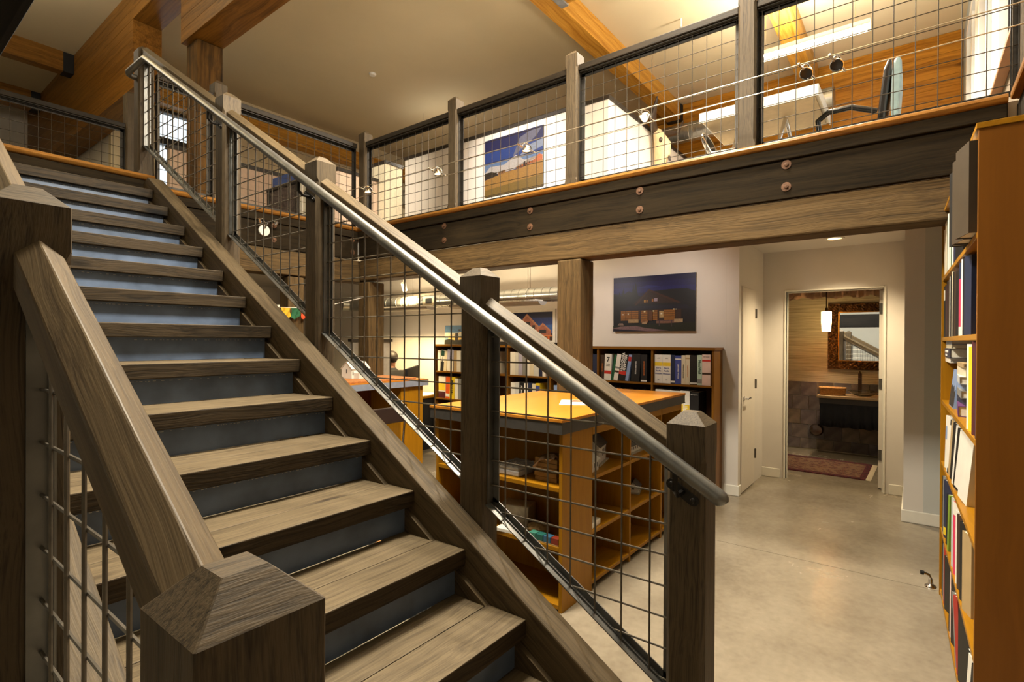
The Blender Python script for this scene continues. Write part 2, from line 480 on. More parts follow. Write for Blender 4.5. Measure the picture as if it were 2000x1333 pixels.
# bathroom door frame and open leaf
tr = struct(put('trim_1', MB().box(6.495, 6.645, dy1, dy1 + .018, 0, dzt + .018).box(6.495, 6.645, dy0 - .018, dy0, 0, dzt + .018).box(6.495, 6.645, dy0, dy1, dzt, dzt + .018), BB, bev=.004))
put('door_stop', MB().box(6.55, 6.575, dy1 - .012, dy1, 0, dzt).box(6.55, 6.575, dy0, dy0 + .012, 0, dzt).box(6.55, 6.575, dy0 + .012, dy1 - .012, dzt - .012, dzt), BB, tr)
d2 = struct(put('door_2', MB().box(6.648, 7.48, dy0 - .0, dy0 + .045, .014, 2.07), DOORP, bev=.002))
for z in (.36, 1.10, 1.88):
    put('hinge', MB().box(6.641, 6.649, dy0 + .002, dy0 + .044, z - .055, z + .055).tube([(6.638, dy0 + .004, z - .055), (6.638, dy0 + .004, z + .055)], .009), HINGE, d2)
# ---------------------------------------------------------------- upper windows
FRAMEW = plain('window_frame_white', (224, 226, 222), .4, noise=.02)
GASKET = plain('gasket_black', (22, 22, 24), .6)
PANE = glass('window_glass', (240, 248, 250), 0.0)
WARMB = plain('window_sill_wood', (150, 104, 66), .5)
for i, (a, b) in enumerate(WT):
    wn = struct(put('window_%d' % (i + 1), MB().box(a, a + .09, YR - .14, YR + .02, 3.62, 5.85).box(b - .09, b, YR - .14, YR + .02, 3.62, 5.85).box(a + .09, b - .09, YR - .14, YR + .02, 3.62, 3.72).box(a + .09, b - .09, YR - .14, YR + .02, 5.75, 5.85).box(a + .70, a + .80, YR - .14, YR + .01, 3.72, 5.75), FRAMEW, bev=.004))
    for s0, s1 in ((a + .09, a + .70), (a + .80, b - .09)):
        put('gasket', MB().box(s0, s0 + .025, YR - .1, YR - .04, 3.72, 5.75).box(s1 - .025, s1, YR - .1, YR - .04, 3.72, 5.75).box(s0 + .025, s1 - .025, YR - .1, YR - .04, 3.72, 3.745).box(s0 + .025, s1 - .025, YR - .1, YR - .04, 5.725, 5.75), GASKET, wn)
        put('pane', MB().box(s0 + .02, s1 - .02, YR - .075, YR - .067, 3.74, 5.73), PANE, wn)
    put('sill', MB().box(a - .03, b + .03, YR, YR + .07, 3.585, 3.62), WARMB, wn, bev=.004)
# ---------------------------------------------------------------- mezzanine edge
def nosing_prof(s):  # (outward, z)
    return [(.12, ZM - .045), (.12, ZM + .004), (-.02, ZM + .004), (-.034, ZM - .004), (-.04, ZM - .02), (-.034, ZM - .036), (-.02, ZM - .045)]
def edge_board(name, label, axis, at, a0, a1, zlo, nose=True):
    """fascia along the floor edge: axis 'y' faces -X at x=at, axis 'x' faces -Y at y=at"""
    t = thing(name, ((at, (a0 + a1) / 2, zlo) if axis == 'y' else ((a0 + a1) / 2, at, zlo)), label, 'beam')
    g = axis
    if axis == 'y':
        block('fascia_board', at, at + .045, a0, a1, zlo, ZM - .125, FASCIAW, t, g, bev=.004)
        block('upper_strip', at - .018, at + .045, a0, a1, ZM - .124, ZM - .046, FASCIAW, t, g, bev=.006)
        prof = [(at + u, z) for u, z in nosing_prof(0)]
        M = T(0, a0, 0) @ RZ(PI / 2)
        mb = MB().prism(prof, a0, a1, 'y').xf(M.inverted())
    else:
        block('fascia_board', a0, a1, at, at + .045, zlo, ZM - .125, FASCIAW, t, g, bev=.004)
        block('upper_strip', a0, a1, at - .018, at + .045, ZM - .124, ZM - .046, FASCIAW, t, g, bev=.006)
        prof = [(at + u, z) for u, z in nosing_prof(0)]
        M = T(a0, 0, 0)
        mb = MB().prism([(p[0], p[1]) for p in prof], a0, a1, 'x').xf(M.inverted())
    put('nosing', mb, HONEY, t, M, smooth=True)
    return t
XE, YE = 3.82, 5.24
fb = edge_board('floor_edge', 'dark fascia with honey nosing and rusty bolts along the upper floor front', 'y', XE, -0.38, YE - .02, 2.47)
fs = edge_board('floor_edge', 'dark fascia with honey wood nosing behind the stair mesh, carrying a small white disc lamp', 'x', YE, 1.80, XE, 2.47)
# top landing of the stair
fs2 = edge_board('floor_edge', 'honey wood nosing over a dark board at the head of the stairs', 'x', 4.937, -0.3, 1.62, ZM - .17)
put('landing_floor', MB().box(XL, 1.62, 5.06, 5.268, ZM - .16, ZM), HONEY, fs2)
# ledge over the tall bookcase
lg = thing('wall_ledge', (1.5, -.38, 2.5), 'dark ledge with honey wood nosing above the tall bookcase', 'ledge')
block('ledge_board', XL, XE + .045, YR, -.42, 2.62, ZM - .046, FASCIAW, lg, 'x', bev=.004)
put('nosing', MB().box(XL, XE - .04, YR, -.385, ZM - .045, ZM + .004), HONEY, lg, bev=.012)
def washer(t, x, y, z, axis):
    mb = MB().lathe([(0, 0), (.030, 0), (.030, .005), (.012, .006), (.012, .014), (0, .016)], 14)
    M = T(x, y, z) @ (RY(-PI / 2) if axis == 'y' else RX(PI / 2))
    put('bolt', mb, RUST, t, M, smooth=True)
for y in (0.678, 1.696, 2.735, 3.809):
    for z in (2.69, 2.545): washer(fb, XE, y, z, 'y')
for x in (2.791, 3.745):
    for z in (2.70, 2.555): washer(fs, x, YE, z, 'x')
# rough timber beams and columns under the mezzanine
def timber(name, label, cat, x0, x1, y0, y1, z0, z1, grain, mat=None, bev=.012, group=None):
    o = block(name, x0, x1, y0, y1, z0, z1, mat or ROUGHW, None, grain, bev=bev)
    # a little waviness along the edges so it reads as rough-sawn
    return tag(o, label, cat, group)
timber('timber_beam', 'long weathered timber beam under the front edge of the upper floor', 'beam', 3.835, 4.06, -0.30, 5.22, 2.225, 2.465, 'y')
timber('timber_beam', 'brown timber beam under the floor edge seen through the upper stair mesh', 'beam', 1.80, 4.10, 5.255, 5.48, 2.21, 2.465, 'x')
timber('timber_column', 'square timber column between the island and the night house picture', 'column', 3.83, 4.06, 2.225, 2.455, 0, 2.22, 'z')
timber('timber_column', 'square timber column behind the corner desk with the model house', 'column', 3.835, 4.06, 5.05, 5.252, 0, 2.205, 'z')
timber('timber_column', 'dark timber column far under the stairs by the prayer flags', 'column', 2.97, 3.15, 5.27, 5.45, 0, 2.20, 'z')
timber('timber_beam', 'near-black rough beam overhead at the top left corner', 'beam', -.35, .155, YR, 5.2, 1.935, 2.28, 'y', mat=wood('charred_timber', (12, 11, 10), (26, 23, 20), rough=.8, grain=14, bump=.7))
# upper column and glulam roof beams
timber('timber_column', 'rough upright column under the brown roof beam upstairs', 'column', 2.56, 2.84, 6.50, 6.80, ZM, 4.955, 'z', mat=wood('barn_timber', (40, 28, 13), (104, 74, 34), rough=.8, grain=10, bump=.8, wear=(60, 46, 28)))
def glulam(name, label, x0, x1, y0, y1, z0, z1, grain, mat=GLULAM, lam=.14):
    t = thing(name, ((x0 + x1) / 2, (y0 + y1) / 2, z0), label, 'beam')
    n = max(2, round((z1 - z0) / lam))
    for i in range(n):
        a = z0 + (z1 - z0) * i / n; b = z0 + (z1 - z0) * (i + 1) / n
        ins = .0
        block('lamination', x0 + ins, x1 - ins, y0, y1, a + .0006, b - .0006, mat, t, grain, bev=.0025)
    return t
glulam('glulam_beam', 'long glulam roof beam running along the ceiling above the lower left glulam beams', 2.50, 2.84, YR, YF, 5.83, ZC, 'y')
glulam('glulam_beam', 'brown glulam beam resting on the rough upright column upstairs', 2.50, 2.85, YR, 6.80, 4.96, 5.828, 'y')
glulam('glulam_beam', 'deep glulam beam with its square end facing the stairs, upper left', 2.50, 2.84, 8.37, YF, 4.91, 5.828, 'y')
def hanger(t, x0, x1, y0, y1, z0, z1, mat=None):
    put('hanger', MB().box(x0, x1, y0, y1, z0, z1), mat or BLACK, t, bev=.004)
for (y, lab, z0) in ((11.15, 'small glulam cross beam joining the deep beam, nearest the top left corner', 5.93), (13.4, 'small glulam cross beam behind the far mesh railing, top left', 5.9)):
    t = glulam('glulam_beam', lab, XL, 2.36, y, y + .2, z0, ZC, 'x', lam=.16)
    hanger(t, 2.36, 2.498, y - .012, y + .212, z0 - .01, ZC - .01)
GLULIT = wood('glulam_lit', (160, 106, 32), (200, 148, 62), rough=.4, grain=16, along=.5, bump=.05)  # brighter copy of the glulam, light on these beams put into the colour
t = glulam('glulam_beam', 'yellow glulam beam crossing the ceiling above the white partition', 3.0, 10.26, 3.72, 3.98, 5.92, ZC, 'x', GLULIT, .11)
hanger(t, 10.26, 10.398, 3.70, 4.0, 5.9, ZC - .02)
t = glulam('glulam_beam', 'short yellow glulam stub with a steel hanger at the top edge of the picture', 5.62, 5.84, YR, 3.60, 5.90, ZC, 'y', GLULIT, .11)
hanger(t, 5.60, 5.86, 3.60, 3.71, 5.88, ZC - .02, plain('galvanised', (170, 172, 174), .35, metal=.8))
t = glulam('glulam_beam', 'yellow glulam beam far behind the mesh railing at the stair head', 2.86, 10.3, 10.32, 10.58, 5.60, 5.90, 'x', GLULIT, .1)
t = glulam('glulam_beam', 'yellow glulam beam over the office with the tall chair', 5.86, 10.3, 1.35, 1.6, 5.92, ZC, 'x', GLULIT, .11)
# ---------------------------------------------------------------- staircase
RUN, RISE, Y0, Z0 = .2955, .178, 1.0958, .534
SL = RISE / RUN
def zn(y): return Z0 + SL * (y - Y0)        # nosing line
st = thing('staircase', (.97, .6, 0), 'open timber staircase with thick treads and blue-grey steel risers', 'staircase')
random.seed(11)
WELD = plain('weld_bead', (176, 174, 168), .35, metal=.7)
for k in range(-2, 13):
    y, z = Y0 + RUN * k, Z0 + RISE * k
    sp = y + random.uniform(.15, .18)
    for ya, yb, zt in ((y, sp - .0015, z), (sp + .0015, y + RUN + .038, z - .001)):
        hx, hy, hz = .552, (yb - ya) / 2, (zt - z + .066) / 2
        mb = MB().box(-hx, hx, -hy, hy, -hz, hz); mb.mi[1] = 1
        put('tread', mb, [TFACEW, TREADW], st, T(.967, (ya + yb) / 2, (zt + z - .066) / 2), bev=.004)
for k in range(-2, 14):
    y, z = Y0 + RUN * k, Z0 + RISE * k
    zl = max(0.0, z - RISE)
    o = put('riser', MB().box(.437, 1.498, y + .036, y + .042, zl + .001, z - .067), RISERM, st)
    mb = MB(); xx = .45
    while xx < 1.485:
        ln = random.choice((.004, .008, .012))
        if random.random() < .8: mb.box(xx, xx + ln, y + .0352, y + .0362, z - .0785, z - .0765)
        xx += ln + random.choice((.006, .01, .02))
    tag(put('weld_line', mb, WELD, o), kind='stuff')
def sheared(name, prof, ya, yb, zline, mat, parent, cutz=None):
    """profile of (x, dz) carried along the stair slope with plumb ends"""
    za, zb = zline(ya), zline(yb)
    M = along((0, ya, za), (0, yb, zb))
    mb = MB(); n = len(prof)
    for (yy, zz) in ((ya, za), (yb, zb)):
        for x, d in prof: mb.v.append((x, yy, zz + d))
    for i in range(n):
        j = (i + 1) % n
        mb.face([i, j, n + j, n + i])
    mb.face(list(range(n))[::-1]); mb.face([n + i for i in range(n)])
    mb.xf(M.inverted())
    return link(name, mb.mesh(name, mat), parent, M)
def stringer(x0, x1, side):
    ztop = lambda y: zn(y) + .049
    yb, ye = .20, 4.86
    prof = [(yb, 0.0), (yb, ztop(yb)), (ye - .10, ztop(ye - .10)), (ye, ztop(ye) - .09), (ye, ztop(ye) - .42), (1.0, max(.0, ztop(1.0) - .46)), (.80, 0.0)]
    M = along((0, yb, ztop(yb)), (0, ye, ztop(ye)))
    mb = MB().prism(prof, x0, x1, 'x').xf(M.inverted())
    o = link('stringer', mb.mesh('stringer', STRINGW), st, M)
    bevel(o, .006)
stringer(1.5205, 1.625, 'r'); stringer(.31, .4135, 'l')
for x0, x1 in ((1.4985, 1.520), (.414, .4365)):
    sheared('ledger', [(x0, -.30), (x1, -.30), (x1, -.105), (x0, -.105)], .75, 4.70, zn, STRINGW, st)
# ---------------------------------------------------------------- posts
def post_mesh(h, half=.061, ch=.013, low=0.0):
    """square post, local X up; chamfered corners that stop under the cap"""
    mb = MB()
    def ring(hx, r, c):
        n = len(mb.v)
        for a, b in ((r, -r + c), (r, r - c), (r - c, r), (-r + c, r), (-r, r - c), (-r, -r + c), (-r + c, -r), (r - c, -r)):
            mb.v.append((hx, a, b))
        return n
    rs = [ring(0, half, .002), ring(low, half, .002), ring(low + .03, half, ch), ring(h - .115, half, ch), ring(h - .09, half, .002), ring(h, half, .002), ring(h + .038, .022, .001)]
    for a, b in zip(rs[:-1], rs[1:]):
        for i in range(8):
            j = (i + 1) % 8
            mb.face([a + i, a + j, b + j, b + i], 1 if b == rs[-1] else 0)
    mb.face([rs[0] + i for i in range(8)]); mb.face([rs[-1] + i for i in range(8)], 1)
    return mb
UPR = RY(-PI / 2)
def post(name, label, xc, yc, zb, zt, group=None, half=.061, low=.12):
    o = link(name, post_mesh(zt - zb, half, low=low).mesh(name, [TIMBER, CAPW]), None, T(xc, yc, zb) @ UPR)
    return tag(o, label, 'post', group)
RX0 = 1.691                                   # centre line of right railing
def zapex(y): return 1.71 + .6024 * (y - 1.41)
RP = [(.568, 1.269, 0.0), (1.473, 1.798, .45), (2.666, 2.514, 1.16), (3.791, 3.19, 1.85), (5.385, 4.04, ZM)]
RL = ['dark newel post at the foot of the right-hand stair railing, beside the handrail end',
      'dark stair post in the right railing, second up from its foot',
      'dark stair post in the middle of the right railing',
      'dark stair post near the top of the right railing, next to the rough column',
      'dark post at the head of the right stair railing']
for (y, zt, zb), lab in zip(RP, RL): post('newel_post', lab, RX0, y, zb, zt, 'right stair railing posts')
LX0 = .243
LP = [(.527, 1.272, 0.0), (1.428, 1.795, .45), (2.63, 2.49, 1.16), (3.75, 3.17, 1.85), (5.36, 4.02, ZM)]
LL = ['big dark newel post in the near foreground, at the foot of the left railing',
      'dark stair post at the left edge, behind the sloping foreground rail',
      'dark left railing stair post hidden beyond the left edge', 'upper dark left railing stair post beyond the left edge', 'dark post at the head of the left stair railing']
for i, ((y, zt, zb), lab) in enumerate(zip(LP, LL)):
    if i < 3: post('newel_post', lab, LX0, y, zb, zt, 'left stair railing posts')
# ---------------------------------------------------------------- sloping cap rails
GAB = [(-.038, -.03), (-.038, -.098), (.038, -.098), (.038, -.03), (0, 0)]
def cap_rail(label, xc, ya, yb, zl, group):
    o = sheared('cap_rail', [(xc + a, b) for a, b in GAB], ya, yb, zl, RAILW, None)
    bevel(o, .003)
    return tag(o, label, 'rail', group)
labs = ['gabled wooden rail on the lowest stair bay, running down to the right newel post',
        'gabled wooden rail of the second stair bay on the right', 'gabled wooden rail of the third stair bay on the right', 'dark gabled wooden rail of the topmost stair bay on the right']
for i in range(4):
    cap_rail(labs[i], RX0, RP[i][0] + .0615, RP[i + 1][0] - .0615, zapex, 'right stair rails')
def zapexL(y): return 1.723 + .6024 * (y - 1.365)
cap_rail('broad gabled wooden rail sloping across the left foreground', LX0 + .01, LP[0][0] + .0615, LP[1][0] - .0615, zapexL, 'left stair rails')
cap_rail('short visible end of a gabled wooden rail above the left edge post', LX0 + .01, LP[1][0] + .0615, LP[2][0] - .0615, zapexL, 'left stair rails')
# ---------------------------------------------------------------- steel mesh panels
FRAMED = plain('frame_dark_steel', (48, 44, 39), rough=0.5, metal=0.5, noise=0.2, scale=12)
WIRED = plain('wire_dark', (66, 58, 47), rough=0.5, metal=0.6, noise=0.2, scale=30)
def clipwire(axis_pt, lo, hi): return lo < hi - .02
def panel(label, cat_group, axis, at, a0, a1, zbot, ztop, sp=.1035, off=None, zoff=None, sub=0.0, thin=.0036, frame_out=-1, wm=None):
    wm = wm or WIRE; fmat = STEEL if wm == WIRE else FRAMED
    """welded mesh in a steel angle frame. axis: 'y' -> plane x=at along y; 'x' -> plane y=at along x"""
    P = (lambda a, z, d=0.0: (at + d, a, z)) if axis == 'y' else (lambda a, z, d=0.0: (a, at + d, z))
    am = (a0 + a1) / 2
    t = thing('mesh_panel', P(am, zbot(am)), label, 'railing panel', cat_group)
    fw = .036
    def bar(name, A, B):  # angle bar between two points: a flat leg and an upright leg
        (aa, za), (ab, zb) = A, B
        mb = MB()
        vert = abs(aa - ab) < 1e-6
        s = frame_out
        def quadbar(c0, c1):
            n = len(mb.v)
            for (a, z, d) in c0 + c1: mb.v.append(P(a, z, d))
            for i in range(4):
                j = (i + 1) % 4
                mb.face([n + i, n + j, n + 4 + j, n + 4 + i])
            mb.face([n + 3, n + 2, n + 1, n]); mb.face([n + 4, n + 5, n + 6, n + 7])
        if vert:
            sg = 1 if aa < am else -1
            quadbar([(aa, za, -.02), (aa, za, .02), (aa + sg * .004, za, .02), (aa + sg * .004, za, -.02)], [(aa, zb, -.02), (aa, zb, .02), (aa + sg * .004, zb, .02), (aa + sg * .004, zb, -.02)])
            quadbar([(aa + sg * .004, za, .016), (aa + sg * .004, za, .02), (aa + sg * .034, za, .02), (aa + sg * .034, za, .016)], [(aa + sg * .004, zb, .016), (aa + sg * .004, zb, .02), (aa + sg * .034, zb, .02), (aa + sg * .034, zb, .016)])
        else:
            sg = 1 if name == 'bottom_angle' else -1
            quadbar([(aa, za, -.03), (aa, za, .02), (aa, za + sg * .005, .02), (aa, za + sg * .005, -.03)], [(ab, zb, -.03), (ab, zb, .02), (ab, zb + sg * .005, .02), (ab, zb + sg * .005, -.03)])
            quadbar([(aa, za + sg * .005, .016), (aa, za + sg * .005, .02), (aa, za + sg * .032, .02), (aa, za + sg * .032, .016)], [(ab, zb + sg * .005, .016), (ab, zb + sg * .005, .02), (ab, zb + sg * .032, .02), (ab, zb + sg * .032, .016)])
            quadbar([(aa, za + sg * .005, -.003), (aa, za + sg * .005, .0), (aa, za + sg * .012, .0), (aa, za + sg * .012, -.003)], [(ab, zb + sg * .005, -.003), (ab, zb + sg * .005, .0), (ab, zb + sg * .012, .0), (ab, zb + sg * .012, -.003)])
        put(name, mb, fmat, t)
    bar('side_angle', (a0, zbot(a0) + .006), (a0, ztop(a0) - .006)); bar('side_angle', (a1, zbot(a1) + .006), (a1, ztop(a1) - .006))
    bar('bottom_angle', (a0, zbot(a0)), (a1, zbot(a1))); bar('top_angle', (a0, ztop(a0)), (a1, ztop(a1)))
    # wires
    o = off if off is not None else ((a1 - a0) % sp) / 2
    a = a0 + max(o, .02)
    while a < a1 - .015:
        put('wire', MB().tube([P(a, zbot(a) + .006, -.003), P(a, ztop(a) - .006, -.003)], thin, 6), wm, t, smooth=True)
        a += sp
    lo, hi = min(zbot(a0), zbot(a1)), max(ztop(a0), ztop(a1))
    z = lo + (zoff if zoff is not None else sp * .5)
    slb = (zbot(a1) - zbot(a0)) / (a1 - a0)
    while z < hi - .01:
        s0, s1 = a0 + .003, a1 - .003
        if abs(slb) > .01:
            s0 = max(s0, a0 + (z - ztop(a0)) / slb); s1 = min(s1, a0 + (z - zbot(a0)) / slb)
        if s1 - s0 > .02:
            put('wire', MB().tube([P(s0, z, .003), P(s1, z, .003)], thin, 6), wm, t, smooth=True)
        z += sp
    return t
zpb = lambda y: .842 + .6024 * (y - 1.407)
zpt = lambda y: zapex(y) - .104
names = ['welded mesh panel in the lowest bay of the right stair railing', 'welded mesh panel in the second bay of the right stair railing, before the corner desk',
         'welded mesh panel in the third right stair bay, before the disc lamp', 'welded mesh panel in the topmost bay of the right stair railing']
zb_ref = .613 - .1035 * 3
for i in range(4):
    a0, a1 = RP[i][0] + .0625, RP[i + 1][0] - .0625
    lo = zpb(a0)
    zo = (zb_ref - lo) % .1035
    panel(names[i], 'right stair mesh panels', 'y', RX0, a0, a1, zpb, zpt, off=((.706 - a0) % .1035), zoff=zo)
zpbL = lambda y: .842 + .6024 * (y - 1.40)
zptL = lambda y: zapexL(y) - .104
for i in range(2):
    a0, a1 = LP[i][0] + .0625, LP[i + 1][0] - .0625
    lo = zpbL(a0)
    panel(['welded mesh panel under the broad rail in the left foreground', 'welded mesh panel of the left railing beyond the left edge post'][i], 'left stair mesh panels', 'y', LX0 + .01, a0, a1, zpbL, zptL, off=.05, zoff=.04)
# ---------------------------------------------------------------- pipe handrail
hr = thing('handrail', (1.56, .45, 1.08), 'round steel pipe handrail with rounded end running up the right stair railing', 'handrail')
zh = lambda y: 1.084 + .6024 * (y - .451)
HXc = 1.562
pts = [(HXc, .430 - .004, zh(.426) - .002)]
rad = [.010]
for d, r in ((.004, .018), (.012, .023), (.022, .0245)):
    pts.append((HXc, .426 + d, zh(.426 + d))); rad.append(r)
for y in (2.4, 4.90): pts.append((HXc, y, zh(y))); rad.append(.0245)
pts += [(HXc, 4.96, zh(4.955) + .002), (HXc, 5.02, zh(4.955) + .006), (HXc, 5.34, zh(4.955) + .006), (HXc + .012, 5.375, zh(4.955) + .004), (1.60, 5.385, zh(4.955)), (1.63, 5.385, zh(4.955))]
rad += [.0245] * 6
put('pipe', MB().tube(pts, .0245, 20, radii=rad), STEEL, hr, smooth=True)
def bracket(y, xface=1.63):
    z = zh(y) - .10
    b = thing_part = put('bracket', MB().tube([(xface - .003, y, z), (xface - .045, y, z), (HXc, y, z + .02), (HXc, y, zh(y) - .02)], .0085, 8), DARKSTEEL, hr, smooth=True)
    sl = math.atan(.6024)
    M = T(xface, y, z) @ RX(sl) @ RY(-PI / 2)
    prof = []
    for i in range(20):
        a = 2 * PI * i / 20
        prof.append((.017 * math.sin(a), .04 * (1 if math.cos(a) > 0 else -1) + .017 * math.cos(a)))
    mb = MB().prism([(u, v) for u, v in prof], 0, .006, 'z')
    put('plate', mb, DARKSTEEL, b, M)
    mb = MB()
    for s in (-1, 1): mb.lathe([(.0, .0), (.009, 0), (.007, .005), (0, .006)], 10, c=(0, s * .04, .006))
    put('screw', mb, DARKSTEEL, b, M, smooth=True)
    put('saddle', MB().box(-.03, .03, -.013, .013, -.004, .001), DARKSTEEL, b, T(HXc, y, zh(y) - .0235) @ RX(sl) @ RZ(PI / 2))
for y in (.575, 2.672, 3.795): bracket(y)
# ---------------------------------------------------------------- mezzanine railings
MX = 3.87
MP = [(-.487, 'dark post where the front mezzanine railing meets the right edge'), (.925, 'tall dark post of the front mezzanine railing nearest the office chair'), (2.315, 'dark mezzanine post with the landscape picture to its left and white partition to its right'), (3.705, 'dark mezzanine post just left of the landscape picture'), (5.17, 'dark corner post where the two mezzanine railings meet')]
ZRT = 3.845
for y, lab in MP: post('railing_post', lab, MX, y, ZM + .005, ZRT + .10, 'front mezzanine posts', half=.058, low=.02)
RAILD = wood('dark_rail_wood', (24, 20, 15), (46, 38, 28), rough=.5, grain=40, bump=.2)
def toprail(label, axis, at, a0, a1, group):
    t = thing('top_rail', ((at, (a0 + a1) / 2, ZRT) if axis == 'y' else ((a0 + a1) / 2, at, ZRT)), label, 'rail', group)
    if axis == 'y': block('rail_beam', at - .042, at + .042, a0, a1, ZRT - .052, ZRT, RAILD, t, 'y', bev=.006)
    else: block('rail_beam', a0, a1, at - .042, at + .042, ZRT - .052, ZRT, RAILD, t, 'x', bev=.006)
    return t
bays = ['between the right edge and the tall post', 'in front of the white partition corner', 'in front of the landscape picture', 'beside the corner post']
for i in range(4):
    a0, a1 = MP[i][0] + .0585, MP[i + 1][0] - .0585
    toprail('dark top rail of the front mezzanine railing %s' % bays[i], 'y', MX, a0, a1, 'front mezzanine top rails')
    panel('welded mesh panel of the front mezzanine railing %s' % bays[i], 'front mezzanine mesh panels', 'y', MX, a0, a1, lambda y: ZM + .012, lambda y: ZRT - .056, thin=.0026, wm=WIRED, zoff=.06)
SY = 5.29
SP = [(2.27, 'dark post of the back mezzanine railing hidden behind the stair post')]
post('railing_post', SP[0][1], 2.27, SY, ZM + .005, ZRT + .10, half=.058, low=.02)
for a0, a1, lab in ((2.329, MX - .0585, 'of the back mezzanine railing left of the corner post'), (1.7525, 2.211, 'of the back mezzanine railing behind the top stair bay')):
    toprail('dark top rail ' + lab, 'x', SY, a0, a1, 'back mezzanine top rails')
    panel('welded mesh panel ' + lab, 'back mezzanine mesh panels', 'x', SY, a0, a1, lambda y: ZM + .012, lambda y: ZRT - .056, thin=.0026, wm=WIRED, zoff=.06)
# far railing across the landing
post('railing_post', 'dark post of the far railing beside the head of the stairs', 2.07, 7.0, ZM, 4.25, half=.058, low=.02)
ZRTs = ZRT; ZRT = 3.915
toprail('dark top rail of the far railing at the left edge', 'x', 7.0, -2.15, 2.01, 'far railing')
panel('welded mesh panel of the far railing at the left edge', 'far railing', 'x', 7.0, -2.15, 2.01, lambda y: ZM + .05, lambda y: 3.86, thin=.0026, wm=WIRED, zoff=.03, sp=.1035)
ZRT = ZRTs
# ---------------------------------------------------------------- books
ORD = ['first', 'second', 'third', 'fourth', 'fifth', 'sixth', 'seventh', 'eighth', 'ninth', 'tenth', 'eleventh', 'twelfth', 'thirteenth', 'fourteenth', 'fifteenth', 'sixteenth']
COL = {'white': (222, 218, 208), 'cream': (208, 198, 172), 'black': (22, 22, 23), 'navy': (28, 38, 66), 'blue': (58, 72, 142), 'light blue': (128, 150, 190), 'green': (26, 84, 52),
       'dark green': (20, 62, 50), 'pale green': (178, 200, 182), 'pale pink': (222, 196, 186), 'brown': (60, 42, 30), 'grey': (128, 128, 126), 'tan': (170, 146, 106), 'yellow': (216, 186, 30),
       'orange': (206, 84, 20), 'teal': (24, 110, 104), 'lavender': (160, 158, 182), 'pink': (206, 54, 92), 'purple': (96, 58, 104), 'red': (160, 36, 30), 'taupe': (66, 56, 43), 'silver': (186, 188, 186), 'maroon': (74, 28, 34), 'lime': (120, 150, 50), 'pale grey': (196, 196, 192)}
def cm(c): return plain('cover_' + c.replace(' ', '_'), COL[c], .5, noise=.05, scale=14)
INKS = {'k': plain('ink_black', (20, 20, 24), .6), 'w': plain('ink_white', (230, 228, 222), .6), 'b': plain('ink_blue', (40, 50, 120), .6), 'r': plain('ink_red', (190, 40, 26), .6), 'y': plain('ink_yellow', (222, 190, 40), .6), 'g': plain('ink_green', (20, 70, 50), .6), 'o': plain('ink_orange', (196, 110, 40), .6)}
TXT = RX(PI / 2)
def book(name, label, group, M, w, d, h, col, stripes=(), texts=(), t=.003, cat=None):
    mb = MB().box(0, w, 0, t, 0, h).box(0, t, t, d, 0, h).box(w - t, w, t, d, 0, h)
    o = link(name, mb.mesh(name, cm(col)), None, M)
    tag(o, label, cat or ('binder' if name == 'ring_binder' else 'book'), group)
    put('pages', MB().box(t, w - t, t + .001, d - .006, .004, h - .004), PAPER, o, M)
    for (z0, z1, c) in stripes:
        put('spine_label', MB().box(.0008, w - .0008, -.0007, 0.0, z0 * h, z1 * h), cm(c) if c in COL else INKS[c], o, M)
    for (s, size, ink, zc, vert, *xo) in texts:
        text(s, size, INKS[ink], o, M @ T(w * (xo[0] if xo else .5), -.0009, zc * h) @ TXT @ (RZ(-PI / 2) if vert else Matrix()))
    return o
def row(base, x0, items, rowlab, group, depth=.24, setback=.02, rz=0.0):
    """items: (width, height, colour, lean_deg, stripes, texts, kind) standing left to right"""
    x = x0
    for i, it in enumerate(items):
        w, h, c, lean = it[:4]
        st_ = it[4] if len(it) > 4 else (); tx = it[5] if len(it) > 5 else ()
        nm = it[6] if len(it) > 6 else ('ring_binder' if w > .06 else 'book')
        extra = it[7] if len(it) > 7 else ''
        if 'Sierra' in extra: extra = ' blue-lettered'
        kind = nm.replace('_', ' ')
        if c == 'gap': x += w; continue
        lr = math.radians(lean)
        d = depth * random.uniform(.9, 1.0)
        M = base @ T(x, setback, w * math.sin(lr) if lean >= 0 else 0) @ RZ(rz) @ RY(lr)
        x += w / max(.5, math.cos(lr)) / math.cos(rz) + .0015
        n = sum(1 for q in items[:i] if q[2] != 'gap')
        lab = '%s%s %s, %s from left, %s' % (c, extra, kind, ORD[n], rowlab)
        book(nm, lab, group, M, w, d, h, c, st_, tx)
        if i + 1 < len(items) and len(items[i + 1]) > 3 and items[i + 1][2] != 'gap':
            nl = items[i + 1][3]
            # clearance where the lean changes
            if nl > lean: x += 0.0
            if lean > nl: x += items[i][1] * math.sin(math.radians(lean)) - items[i + 1][1] * max(0, math.sin(math.radians(nl)))
            if nl < 0 and lean >= 0: x += items[i + 1][1] * math.sin(math.radians(-nl))
